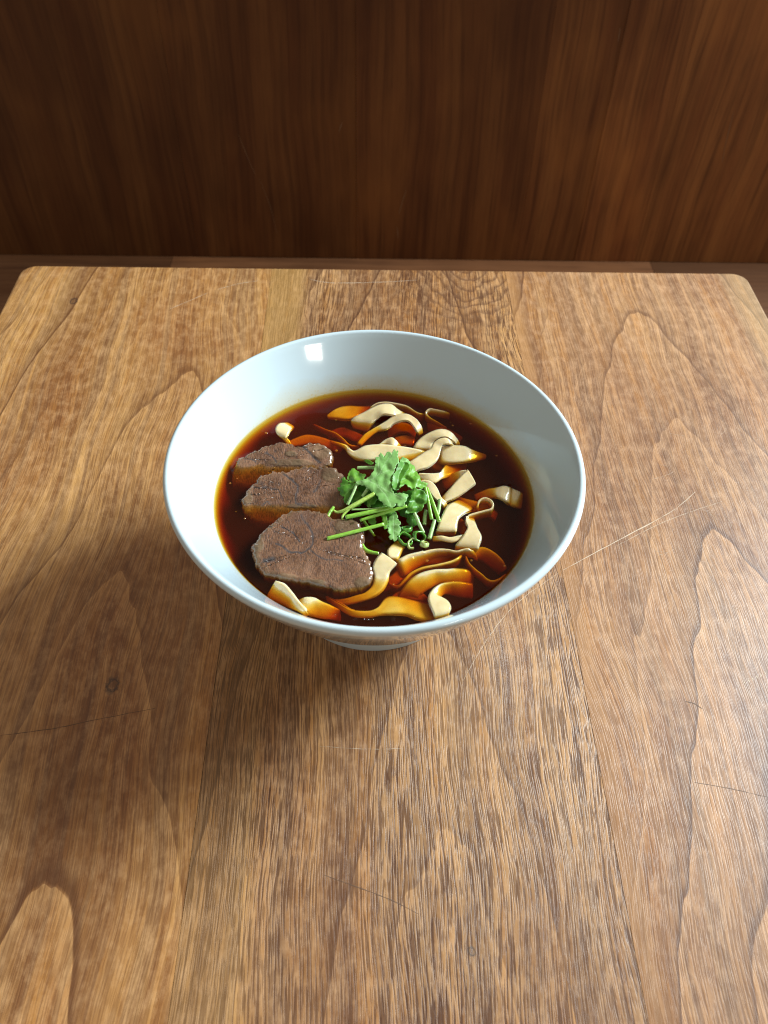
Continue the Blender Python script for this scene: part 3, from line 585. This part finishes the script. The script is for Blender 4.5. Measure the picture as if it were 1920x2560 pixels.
beef([(180, 730), (205, 665), (260, 580), (330, 510), (355, 460), (430, 428), (540, 403), (640, 408), (730, 375), (860, 348), (960, 366), (1080, 352), (1170, 385), (1250, 450), (1300, 530), (1300, 650), (1280, 760), (1240, 860), (1100, 940), (900, 960), (650, 965), (400, 940), (260, 890), (205, 800)],
     [(340, 9.0), (785, 0.1), (980, -4.0)],
     [([(620, 445), (700, 490), (770, 560), (750, 640), (745, 740), (800, 765)], 28), ([(350, 575), (480, 575), (570, 600), (610, 690)], 16), ([(1000, 500), (980, 570), (930, 620)], 24), ([(400, 760), (450, 715), (500, 770)], 14), ([(740, 740), (860, 740), (920, 780)], 18)],
     [(1105, 445, 100, 85), (240, 680, 60, 80), (800, 770, 180, 26)], 8, 'middle beef slice leaning between two other slices', 5.0)
beef([(85, 420), (110, 320), (180, 260), (300, 200), (420, 140), (560, 110), (700, 120), (820, 150), (880, 118), (960, 104), (1050, 130), (1110, 190), (1125, 270), (1090, 350), (980, 440), (800, 520), (600, 560), (300, 570), (120, 545), (75, 480)],
     [(100, 5.0), (370, 0.2), (580, -4.0)],
     [([(440, 215), (510, 260), (540, 310)], 26), ([(820, 150), (900, 230), (1000, 320)], 30), ([(200, 270), (330, 300)], 16)],
     [(1010, 200, 105, 95), (690, 225, 65, 36), (700, 320, 260, 40)], 7, 'rear beef slice half sunk in broth nearest the left rim', 9.0)

# ------------------------------------------------------------------ cilantro
def leaf_mat(name, c1, c2, vein, rough=0.45, transl=0.35):
    N = NB(name); x, y, z, o = N.coords(); n = N.noise(o, 240.0, 4, 0.6); n2 = N.noise(o, 1300.0, 2)
    col = N.mix(N.ramp(n, [(0.3, 0.0), (0.7, 1.0)]), c1, c2)
    col = N.mix(N.math('MULTIPLY', N.att('vein'), 0.75), col, vein)
    N.set(Base_Color=col, Roughness=rough, Coat_Weight=0.15, Coat_Roughness=0.25)
    N.bump(N.math('ADD', N.math('MULTIPLY', n2, 0.5), N.math('SUBTRACT', N.math('MULTIPLY', n, 0.6), N.att('vein'))), 0.25, 0.0005)
    tr = N.n('ShaderNodeBsdfTranslucent'); N.put(tr.inputs[0], N.mix(0.5, col, (0.45, 0.75, 0.08)))
    mx = N.n('ShaderNodeMixShader'); mx.inputs[0].default_value = transl
    N.t.links.new(N.b.outputs[0], mx.inputs[1]); N.t.links.new(tr.outputs[0], mx.inputs[2]); N.t.links.new(mx.outputs[0], N.out.inputs[0])
    return N.m
LF_PALE = leaf_mat('cilantro_leaf_matte', (0.22, 0.47, 0.11), (0.31, 0.57, 0.17), (0.48, 0.70, 0.32), 0.5, 0.2)
LF_GREEN = leaf_mat('cilantro_leaf_bright', (0.13, 0.38, 0.030), (0.26, 0.53, 0.06), (0.40, 0.64, 0.15))
LF_MID = leaf_mat('cilantro_leaf_mid', (0.075, 0.26, 0.022), (0.16, 0.40, 0.04), (0.32, 0.56, 0.12))
LF_DARK = leaf_mat('cilantro_leaf_wet_shaded', (0.035, 0.14, 0.016), (0.08, 0.22, 0.025), (0.14, 0.30, 0.05), 0.2, 0.25)  # wet gloss, with the shade of the heap's gaps put into the dark green
def stem_mat(name, c1, c2):
    N = NB(name); x, y, z, o = N.coords(); n = N.noise(o, 140.0, 3); s = N.att('along')
    st = N.noise(N.vec(N.math('MULTIPLY', N.att('round'), 9.0), N.math('MULTIPLY', s, 1.5)), 1, 3)
    col = N.mix(n, c1, c2); col = N.mix(N.math('MULTIPLY', N.ramp(st, [(0.45, 0.0), (0.65, 1.0)]), 0.4), col, tuple(min(1, c*1.5+0.06) for c in c2))
    N.bump(st, 0.3, 0.0003)
    m = N.set(Base_Color=col, Roughness=0.28, Subsurface_Weight=0.35, Subsurface_Scale=0.0012, Coat_Weight=0.4, Coat_Roughness=0.1)
    N.b.inputs['Subsurface Radius'].default_value = (0.7, 1.0, 0.3); return m
ST_G = stem_mat('cilantro_stem', (0.20, 0.44, 0.035), (0.30, 0.55, 0.07))
ST_Y = stem_mat('cilantro_stem_yellow', (0.36, 0.52, 0.07), (0.46, 0.62, 0.14))
ST_P = stem_mat('cilantro_stem_pale', (0.36, 0.56, 0.20), (0.48, 0.68, 0.30))
CUT = NB('stem_cut_face').set(Base_Color=(0.55, 0.70, 0.32), Roughness=0.4)
def inside(p, poly):
    r = False; j = len(poly)-1
    for i in range(len(poly)):
        a, b = poly[i], poly[j]
        if (a[1] > p[1]) != (b[1] > p[1]) and p[0] < (b[0]-a[0])*(p[1]-a[1])/(b[1]-a[1])+a[0]: r = not r
        j = i
    return r
def leaf(outline, zs, veins, mat, label, tooth=9, step=22, amp=0.9, seed=0.0, fold=0.0):
    """zs: three (x, y, mm) points giving the plane of the leaf"""
    poly = []
    for a, b in zip(outline, outline[1:]+outline[:1]):
        d = math.hypot(b[0]-a[0], b[1]-a[1]); k = max(1, int(d/step))
        for i in range(k):
            t = i/k; px, py = a[0]+(b[0]-a[0])*t, a[1]+(b[1]-a[1])*t
            off = (tooth if (i % 2) else -tooth*0.35) if tooth else 0
            off += 3*noise.noise((px/17, py/17, seed))
            nx, ny = (b[1]-a[1])/max(d, 1e-6), -(b[0]-a[0])/max(d, 1e-6)
            poly.append((px+nx*off, py+ny*off))
    ar = sum(a[0]*b[1]-b[0]*a[1] for a, b in zip(poly, poly[1:]+poly[:1]))
    if ar < 0: poly.reverse()
    pts = [Vector(p) for p in poly]; n = len(pts)
    x0, x1 = min(p[0] for p in poly), max(p[0] for p in poly); y0, y1 = min(p[1] for p in poly), max(p[1] for p in poly)
    g = 11; yy = y0
    while yy < y1:
        xx = x0
        while xx < x1:
            q = (xx+random.uniform(-3, 3), yy+random.uniform(-3, 3))
            if inside(q, poly) and min((q[0]-a[0])**2+(q[1]-a[1])**2 for a in poly) > 36: pts.append(Vector(q))
            xx += g
        yy += g
    V, E, F, *_ = geometry.delaunay_2d_cdt(pts, [], [list(range(n))], 1, 1e-5)
    (ax, ay, az), (bx, by, bz), (cx_, cy_, cz) = zs
    det = (bx-ax)*(cy_-ay)-(cx_-ax)*(by-ay)
    gx = ((bz-az)*(cy_-ay)-(cz-az)*(by-ay))/det; gy = ((bx-ax)*(cz-az)-(cx_-ax)*(bz-az))/det
    vs, vn = [], []
    for p in V:
        dv = min((segd(p, a, b)[0] for pl in veins for a, b in zip(pl, pl[1:])), default=99)
        z = az+gx*(p.x-ax)+gy*(p.y-ay) + amp*noise.noise((p.x/75, p.y/75, seed)) + 0.12*noise.noise((p.x/24, p.y/24, seed+5))
        z += fold*min(dv, 60)/60
        vs.append(at('C', p.x, p.y, z)); vn.append(max(0, 1-dv/7.0))
    o = mesh('cilantro_leaf', vs, [tuple(f) for f in F], mat); attr(o, 'vein', vn); note(vs)
    md = o.modifiers.new('thickness', 'SOLIDIFY'); md.thickness = 0.0003
    tag(o, label, 'cilantro leaf', 'chopped cilantro garnish'); return o
def stem(pts, label, mat=ST_G, name='cilantro_sprig', cat='cilantro sprig', branch=None, m=10):
    """pts: (x, y, mm, width)"""
    def tube(pts, vs, fs, fm, al, rd):
        P = catmull([Vector((*at('C', *q[:3]), q[3]/4.1475/4.6*0.00041)) for q in pts], 8); base = len(vs)
        for i, p in enumerate(P):
            q = Vector(p[:3]); t = (Vector(P[min(i+1, len(P)-1)][:3])-Vector(P[max(i-1, 0)][:3])).normalized()
            a = t.cross(Vector((0, 0, 1))).normalized(); b = a.cross(t)
            for k in range(m):
                f = 2*math.pi*k/m; r = p[3]*(1+0.10*math.cos(3*f)+0.05*noise.noise((i*0.4, k, 1)))
                vs.append(q+a*r*math.cos(f)+b*r*math.sin(f)); al.append(i*0.4); rd.append(k/m)
            if i:
                for k in range(m):
                    k2 = (k+1) % m; fs.append((base+(i-1)*m+k, base+(i-1)*m+k2, base+i*m+k2, base+i*m+k)); fm.append(0)
        fs.append(tuple(base+k for k in reversed(range(m)))); fm.append(1)
        q = base+(len(P)-1)*m; fs.append(tuple(range(q, q+m))); fm.append(1)
    vs, fs, fm, al, rd = [], [], [], [], []
    tube(pts, vs, fs, fm, al, rd)
    for br in (branch or []): tube(br, vs, fs, fm, al, rd)
    o = mesh(name, vs, fs, [mat, CUT], None, True, fm); attr(o, 'along', al); attr(o, 'round', rd); note(vs)
    tag(o, label, cat, 'chopped cilantro garnish'); return o

# undergrowth of the heap first, then the leaves on top
leaf([(480, 520), (700, 470), (860, 560), (900, 700), (840, 800), (700, 800), (560, 760), (470, 660)], [(480, 520, 5), (860, 560, 6), (700, 800, 3)], [[(480, 540), (860, 690)]], LF_DARK, 'wet filler cilantro leaf, darkened as shade, underneath the pale leaf', seed=1.2)
leaf([(880, 640), (1050, 600), (1130, 760), (1060, 900), (930, 880), (860, 760)], [(880, 640, 4), (1130, 760, 4), (930, 880, 2)], [[(880, 640), (1060, 880)]], LF_DARK, 'wet filler cilantro leaf, darkened as shade, under the right hand bright leaf', seed=3.1)
leaf([(560, 720), (545, 640), (640, 630), (675, 680), (655, 745), (610, 752), (590, 795)], [(560, 720, 8), (675, 680, 9), (590, 795, 7)], [[(640, 640), (590, 780)]], LF_MID, 'small green leaf below the stalk of the pale leaf', seed=4.0)
leaf([(570, 905), (650, 885), (665, 940), (640, 962), (600, 952)], [(570, 905, 4), (665, 940, 4), (600, 952, 3)], [], LF_GREEN, 'tiny leaf scrap between two stems at the left front', tooth=6, step=14, seed=5.0)
leaf([(715, 850), (770, 858), (785, 930), (782, 1000), (750, 1012), (738, 940)], [(715, 850, 7), (785, 930, 6), (750, 1012, 4)], [[(745, 850), (765, 1000)]], LF_GREEN, 'narrow leaf strip left of the small hanging leaf', tooth=4, seed=6.0)
leaf([(862, 828), (892, 870), (882, 900), (922, 942), (902, 972), (922, 1005), (908, 1058), (882, 1080), (886, 1108), (858, 1142), (838, 1110), (820, 1122), (790, 1090), (818, 1068), (788, 1040), (786, 970), (790, 900), (822, 858)], [(862, 828, 7), (922, 942, 5.5), (858, 1142, 2)], [[(850, 840), (845, 980), (850, 1110)], [(846, 960), (905, 960)], [(846, 1020), (900, 1040)]], LF_PALE, 'small serrated leaf hanging at the front of the heap', tooth=5, step=14, seed=7.0)
leaf([(460, 525), (400, 508), (362, 500), (332, 466), (298, 488), (312, 522), (285, 540), (302, 562), (258, 585), (275, 612), (302, 616), (290, 642), (312, 662), (332, 672), (320, 702), (342, 742), (384, 740), (412, 640), (440, 572)], [(460, 525, 10), (270, 590, 7), (342, 742, 6)], [[(450, 530), (300, 560)], [(440, 550), (340, 660)], [(430, 530), (330, 480)]], LF_MID, 'jagged bright leaf at the left end of the heap touching the middle beef slice', tooth=7, step=15, seed=8.0)
leaf([(362, 482), (382, 422), (422, 380), (470, 402), (492, 432), (560, 442), (542, 482), (520, 502), (480, 512), (440, 522), (398, 530)], [(362, 482, 9), (560, 442, 10), (440, 522, 10)], [[(370, 480), (540, 470)], [(440, 400), (450, 500)]], LF_GREEN, 'crumpled yellow green leaf at the upper left of the heap', tooth=7, step=14, amp=2.5, seed=9.0)
leaf([(540, 290), (580, 285), (640, 320), (620, 345), (575, 330)], [(540, 290, 5), (640, 320, 6), (575, 330, 5)], [], LF_GREEN, 'little leaf tip behind the pale stalk piece', tooth=3, seed=9.5)
leaf([(1052, 582), (1142, 600), (1192, 650), (1192, 722), (1160, 752), (1142, 812), (1060, 832), (960, 852), (990, 780), (1020, 690)], [(1052, 582, 12), (1192, 700, 8), (960, 852, 7)], [[(1070, 590), (1060, 700), (1000, 840)], [(1065, 650), (1170, 700)], [(1055, 720), (1130, 800)]], LF_MID, 'drooping bright leaf at the right front of the heap', tooth=6, step=20, amp=2.0, seed=10.0)
leaf([(832, 460), (868, 400), (900, 312), (1000, 318), (1010, 370), (970, 432), (930, 492), (902, 600), (850, 604), (826, 560)], [(832, 460, 14), (1000, 318, 12), (902, 600, 12)], [[(880, 590), (900, 450), (960, 330)]], LF_MID, 'bright leaf standing right behind the pale leaf', tooth=5, seed=11.0, fold=2.0)
leaf([(962, 432), (1000, 330), (1060, 350), (1066, 402), (1102, 442), (1132, 512), (1202, 532), (1152, 592), (1082, 572), (1050, 602), (962, 542), (905, 585), (918, 500)], [(962, 432, 13), (1202, 532, 9), (905, 585, 14)], [[(930, 530), (1060, 450), (1180, 535)], [(1000, 490), (1030, 350)]], LF_GREEN, 'folded bright leaf at the upper right of the heap', tooth=6, step=20, amp=2.4, seed=12.0)
leaf([(450, 515), (560, 492), (610, 450), (640, 400), (658, 330), (655, 268), (690, 262), (712, 214), (736, 236), (748, 275), (765, 226), (800, 204), (826, 236), (850, 176), (872, 205), (892, 192), (888, 262), (904, 300), (872, 352), (846, 420), (826, 470), (820, 560), (834, 606), (850, 640), (930, 640), (996, 650), (985, 700), (962, 730), (956, 768), (902, 782), (866, 735), (858, 775), (836, 786), (800, 782), (772, 760), (756, 772), (724, 726), (700, 718), (684, 672), (660, 645), (590, 592), (540, 556), (460, 545)],
     [(450, 530, 12), (870, 200, 16), (830, 780, 14)], [[(450, 530), (600, 510), (700, 440), (760, 330), (850, 200)], [(600, 515), (700, 560), (800, 620), (940, 690)], [(640, 500), (690, 400), (700, 250)], [(660, 545), (760, 640), (820, 770)], [(700, 440), (800, 400)]], LF_PALE, 'large pale matte cilantro leaf on top of the heap', tooth=6, step=17, amp=1.0, seed=13.0)

leaf([(395, 640), (450, 600), (520, 640), (540, 700), (500, 770), (440, 780), (390, 720)], [(395, 640, 5.5), (540, 700, 6.5), (440, 780, 4)], [[(510, 650), (410, 740)], [(470, 690), (480, 770)]], LF_MID, 'mid green leaf tucked under the forked stem', tooth=6, step=13, seed=21.0)
leaf([(1000, 850), (1070, 840), (1120, 900), (1090, 960), (1030, 990), (980, 930)], [(1000, 850, 4), (1120, 900, 3.2), (1030, 990, 1.4)], [[(1050, 845), (1040, 980)]], LF_DARK, 'darkened wet leaf behind the scallion rings', tooth=6, step=13, seed=22.0)
leaf([(690, 780), (760, 770), (850, 800), (870, 850), (800, 880), (720, 860)], [(690, 780, 6), (870, 850, 5), (720, 860, 4.5)], [[(700, 800), (860, 850)]], LF_MID, 'mid green leaf peeping out below the two long front stems', tooth=6, step=13, seed=23.0)
leaf([(905, 300), (940, 262), (985, 282), (1020, 320), (1000, 352), (930, 350)], [(905, 300, 11), (1020, 320, 10), (930, 350, 11)], [[(915, 330), (1000, 300)]], LF_PALE, 'small pale leaf tip showing behind the standing bright leaf', tooth=6, step=12, seed=24.0)

stem([(470, 372, 9, 42), (560, 370, 9.5, 48), (660, 372, 9, 48)], 'short pale striped stalk piece at the back left of the heap', ST_P)
stem([(592, 570, 11, 46), (560, 620, 10, 50), (525, 670, 9, 44)], 'short pale stalk below the big leaf, leaning left', ST_P)
stem([(466, 545, 11, 34), (420, 650, 9.5, 36), (368, 756, 7, 40)], 'slim pale stalk dropping from the pale leaf to the left', ST_P)
stem([(410, 805, 8.5, 22), (600, 800, 9, 24), (772, 780, 9.5, 24)], 'thinnest pale stalk lying over the thick front stems', ST_P)
stem([(225, 778, 7, 40), (195, 820, 6.5, 46), (160, 884, 6, 52)], 'stubby stem end farthest left on the beef', ST_G)
stem([(645, 640, 12, 58), (540, 700, 11, 60), (430, 762, 10, 58), (330, 815, 8.5, 50), (260, 830, 7.5, 32), (222, 808, 8, 20)], 'thick yellow green forked stem at the left of the heap', ST_Y, branch=[[(400, 782, 9.5, 42), (340, 842, 8, 36), (316, 880, 7.5, 28), (318, 922, 7, 20)]])
stem([(348, 885, 8.5, 58), (600, 832, 9.5, 56), (830, 786, 9.5, 50)], 'thick green stem above the longest front stem', ST_G)
stem([(498, 918, 7, 40), (760, 836, 8.5, 46), (985, 768, 10, 40)], 'middle green stem running toward the right leaf', ST_G)
stem([(155, 1106, 6.0, 50), (420, 1040, 7.0, 48), (745, 955, 7.5, 46)], 'long green stem lying across the front beef slice', ST_G)
stem([(540, 930, 2.0, 36), (600, 1010, 1.0, 34), (650, 1080, -0.8, 30)], 'dark stem slanting into the broth below the long front stem', ST_G)
stem([(1172, 570, 10, 42), (1205, 720, 7, 46), (1242, 905, 4, 44)], 'left of the two steep parallel stems at the right', ST_G)
stem([(1192, 580, 9, 40), (1255, 740, 6.5, 46), (1322, 930, 3.5, 48)], 'right of the two steep parallel stems at the right', ST_G)
stem([(1062, 838, 6.5, 42), (1105, 940, 4.5, 46), (1156, 1046, 2, 46)], 'steep stem below the drooping leaf pointing at the scallions', ST_P)
stem([(1330, 700, 4, 52), (1320, 770, 3, 50), (1306, 856, 1.5, 48)], 'short upright stem piece farthest right in the heap', ST_P)
stem([(1272, 915, 3.5, 46), (1246, 1010, 2.2, 52), (1218, 1106, 1, 52)], 'short stem leaning left beside the scallion rings', ST_P)
stem([(1180, 815, 2.5, 44), (1172, 880, 2, 50), (1168, 960, 0.8, 46)], 'pale wet stub between the steep stems', ST_P)

# scallion
def scal_mat(name, c1, c2):
    N = NB(name); x, y, z, o = N.coords(); n = N.noise(o, 300.0, 3)
    return N.set(Base_Color=N.mix(n, c1, c2), Roughness=0.15, Coat_Weight=0.6, Coat_Roughness=0.05, Subsurface_Weight=0.3, Subsurface_Scale=0.001)
SG = scal_mat('scallion_green', (0.06, 0.22, 0.02), (0.14, 0.36, 0.05)); SW = scal_mat('scallion_pale', (0.42, 0.55, 0.16), (0.55, 0.66, 0.28))
def scallion(x, y, mm, r, h, tilt, rz, mat, label, arc=1.0, wall=0.9):
    c = at('C', x, y, mm); vs, fs = [], []; n = 36; m = int(n*arc)
    from mathutils import Euler
    E = Euler((tilt[0], tilt[1], rz)).to_matrix()
    for k in range(m+(0 if arc == 1 else 1)):
        a = 2*math.pi*k/n; rr = r*(1+0.12*math.sin(2*a+x)+0.05*math.sin(5*a))
        for (dr, dz) in ((0, -h/2), (0.25*wall, -h/2*0.2), (0, h/2), (-wall*0.5, h/2+0.15), (-wall, h/2), (-wall*0.8, 0), (-wall, -h/2)):
            vs.append(c + E @ (Vector(((rr+dr)*math.cos(a), (rr+dr)*math.sin(a), dz))*0.001))
    q = 7; rng = m if arc == 1 else m
    for k in range(rng):
        k2 = (k+1) % m if arc == 1 else k+1
        for j in range(q): j2 = (j+1) % q; fs.append((k*q+j, k2*q+j, k2*q+j2, k*q+j2))
    if arc != 1: fs.append(tuple(reversed(range(q)))); fs.append(tuple(m*q+j for j in range(q)))
    o = mesh('scallion_ring', vs, fs, mat); note(vs)
    tag(o, label, 'scallion', 'sliced scallion in the broth'); return o
scallion(965, 1115, 0.9, 4.0, 3.0, (0.25, 0.1), 0.3, SG, 'largest green scallion ring in front of the heap')
scallion(1110, 1085, 1.2, 3.4, 3.2, (0.8, -0.3), 0.9, SG, 'green scallion ring tilted up below the steep stem')
scallion(1045, 1160, 0.6, 3.2, 2.2, (0.2, -0.2), 1.2, SW, 'pale open scallion slice right of the largest ring', arc=0.6)
scallion(1165, 1165, 0.8, 2.6, 2.6, (0.5, 0.5), 2.0, SW, 'yellowish scallion piece nearest the long noodle ridge')
scallion(980, 1010, 1.5, 3.0, 2.6, (0.4, 0.4), 2.6, SG, 'wet scallion ring in the shade right of the small hanging leaf')
stem([(510, 1150, 0.8, 46), (545, 1215, 0.3, 56), (600, 1245, 0.2, 52), (690, 1262, 0.5, 44)], 'bent green scallion strip between beef and pale noodle', ST_G, 'scallion_strip', 'scallion')

# ------------------------------------------------------------------ broth
def broth_mat():
    N = NB('broth'); x, y, z, o = N.coords(); t = N.t
    for nd in [N.b]: t.nodes.remove(nd)
    n1 = N.noise(o, 55.0, 3, 0.5); n2 = N.noise(o, 1500.0, 2, 0.6)
    bp = N.n('ShaderNodeBump'); N.put(bp.inputs['Height'], N.math('ADD', n1, N.math('MULTIPLY', N.math('GREATER_THAN', n2, 0.68), 0.08)))
    bp.inputs['Strength'].default_value = 0.12; bp.inputs['Distance'].default_value = 0.004
    lw = N.n('ShaderNodeLayerWeight'); t.links.new(bp.outputs[0], lw.inputs['Normal']); schlick = N.math('ADD', 0.028, N.math('MULTIPLY', N.math('POWER', lw.outputs['Facing'], 5.0), 0.97), clamp=True)
    tr = N.n('ShaderNodeBsdfTransparent'); gl = N.n('ShaderNodeBsdfAnisotropic') if False else N.n('ShaderNodeBsdfGlossy')
    gl.inputs['Roughness'].default_value = 0.05; t.links.new(bp.outputs[0], gl.inputs['Normal'])
    mx = N.n('ShaderNodeMixShader'); t.links.new(schlick, mx.inputs[0]); t.links.new(tr.outputs[0], mx.inputs[1]); t.links.new(gl.outputs[0], mx.inputs[2])
    t.links.new(mx.outputs[0], N.out.inputs['Surface'])
    va = N.n('ShaderNodeVolumeAbsorption'); va.inputs['Color'].default_value = (0.935, 0.752, 0.0, 1); va.inputs['Density'].default_value = 950
    vs_ = N.n('ShaderNodeVolumeScatter'); vs_.inputs['Color'].default_value = (1.0, 0.30, 0.17, 1); vs_.inputs['Density'].default_value = 20; vs_.inputs['Anisotropy'].default_value = 0.2
    ad = N.n('ShaderNodeAddShader'); t.links.new(va.outputs[0], ad.inputs[0]); t.links.new(vs_.outputs[0], ad.inputs[1])
    t.links.new(ad.outputs[0], N.out.inputs['Volume']); return N.m
BROTH = broth_mat()
kd = kdtree.KDTree(max(1, len(WET)))
for i, p in enumerate(WET): kd.insert((p[0], p[1], 0), i)
kd.balance()
vs, fs = [], []; NR, NA, RB = 130, 300, 0.0926
def wall_r(z):                                  # inner wall radius at height z
    for (r0, z0), (r1, z1) in zip(inner, inner[1:]):
        if z0 <= z <= z1: return r0+(r1-r0)*(z-z0)/max(1e-9, z1-z0)
    return inner[-1][0]
vs.append((0, 0, ZS))
for i in range(1, NR+1):
    r = RB*(i/NR)**0.9
    for k in range(NA):
        a = 2*math.pi*k/NA; px, py = r*math.cos(a), r*math.sin(a)
        q, _, d = kd.find((px, py, 0)); h = 0.0008*math.exp(-d/0.0011)
        h += 0.0009*math.exp(-max(0, 0.0917-r)/0.0011)
        vs.append((px, py, ZS+h))
top_n = NR*NA+1
for k in range(NA): fs.append((0, 1+k, 1+(k+1) % NA))
for i in range(NR-1):
    a, b = 1+i*NA, 1+(i+1)*NA
    for k in range(NA): k2 = (k+1) % NA; fs.append((a+k, b+k, b+k2, a+k2))
prev = 1+(NR-1)*NA
for j, z in enumerate((0.070, 0.060, 0.048, 0.036, 0.024, 0.016)):
    r = wall_r(z)+0.0008; base = len(vs)
    for k in range(NA):
        a = 2*math.pi*k/NA; vs.append((r*math.cos(a), r*math.sin(a), z-0.0004))
    for k in range(NA): k2 = (k+1) % NA; fs.append((prev+k, base+k, base+k2, prev+k2))
    prev = base
fs.append(tuple(prev+k for k in reversed(range(NA))))
broth = mesh('broth', vs, fs, BROTH)
tag(broth, 'dark reddish brown soup broth filling the white bowl', 'broth')
N = NB('bubble_film'); t = N.t; t.nodes.remove(N.b)
fr = N.n('ShaderNodeFresnel'); fr.inputs[0].default_value = 1.45; tr = N.n('ShaderNodeBsdfTransparent'); gl = N.n('ShaderNodeBsdfGlossy'); gl.inputs['Roughness'].default_value = 0.05
tr.inputs[0].default_value = (0.98, 0.9, 0.75, 1)
mx = N.n('ShaderNodeMixShader'); t.links.new(fr.outputs[0], mx.inputs[0]); t.links.new(tr.outputs[0], mx.inputs[1]); t.links.new(gl.outputs[0], mx.inputs[2]); t.links.new(mx.outputs[0], N.out.inputs['Surface'])
for v_, bx_, by_, rr in (('5', 680, 1150, 1.25), ('5', 400, 1152, 0.75), ('5', 330, 1156, 0.9), ('5', 275, 1150, 0.7), ('5', 150, 1148, 0.95), ('6', 1012, 820, 1.25), ('6', 960, 800, 0.6), ('5', 960, 1110, 0.6)):
    c = at(v_, bx_, by_, 0.2); vs, fs = [(c.x, c.y, c.z+rr*0.0006)], []
    for i in range(1, 5):
        a = i/4*math.pi/2
        for k in range(14): b = 2*math.pi*k/14; vs.append((c.x+rr*0.001*math.sin(a)*math.cos(b), c.y+rr*0.001*math.sin(a)*math.sin(b), c.z+rr*0.0006*math.cos(a)))
    for k in range(14): fs.append((0, 1+k, 1+(k+1) % 14))
    for i in range(3):
        for k in range(14): fs.append((1+i*14+k, 1+(i+1)*14+k, 1+(i+1)*14+(k+1) % 14, 1+i*14+(k+1) % 14))
    mesh('bubble', vs, fs, N.m, broth)

N = NB('chili_oil'); N.set(Base_Color=(0.55, 0.20, 0.01), Roughness=0.04, Transmission_Weight=0.0, Alpha=0.38, Coat_Weight=1.0)
rnd = random.Random(21)
for k in range(60):
    a = rnd.uniform(0, 2*math.pi); r = 0.0885*math.sqrt(rnd.uniform(0.1, 1.0)); px, py = r*math.cos(a), r*math.sin(a)
    q, _, d = kd.find((px, py, 0))
    rr = rnd.choice((0.35, 0.45, 0.55, 0.7, 0.95))
    if d < 0.002+rr*0.001: continue
    vs, fs = [(px, py, ZS+0.00022)], []
    for i, (ra, hz) in enumerate(((0.55, 0.00019), (0.85, 0.00012), (1.0, -0.00002))):
        for j in range(14): b = 2*math.pi*j/14; vs.append((px+rr*0.001*ra*math.cos(b), py+rr*0.001*ra*math.sin(b), ZS+hz))
    for j in range(14): fs.append((0, 1+j, 1+(j+1) % 14))
    for i in range(2):
        for j in range(14): fs.append((1+i*14+j, 1+(i+1)*14+j, 1+(i+1)*14+(j+1) % 14, 1+i*14+(j+1) % 14))
    mesh('oil_droplet', vs, fs, N.m, broth)
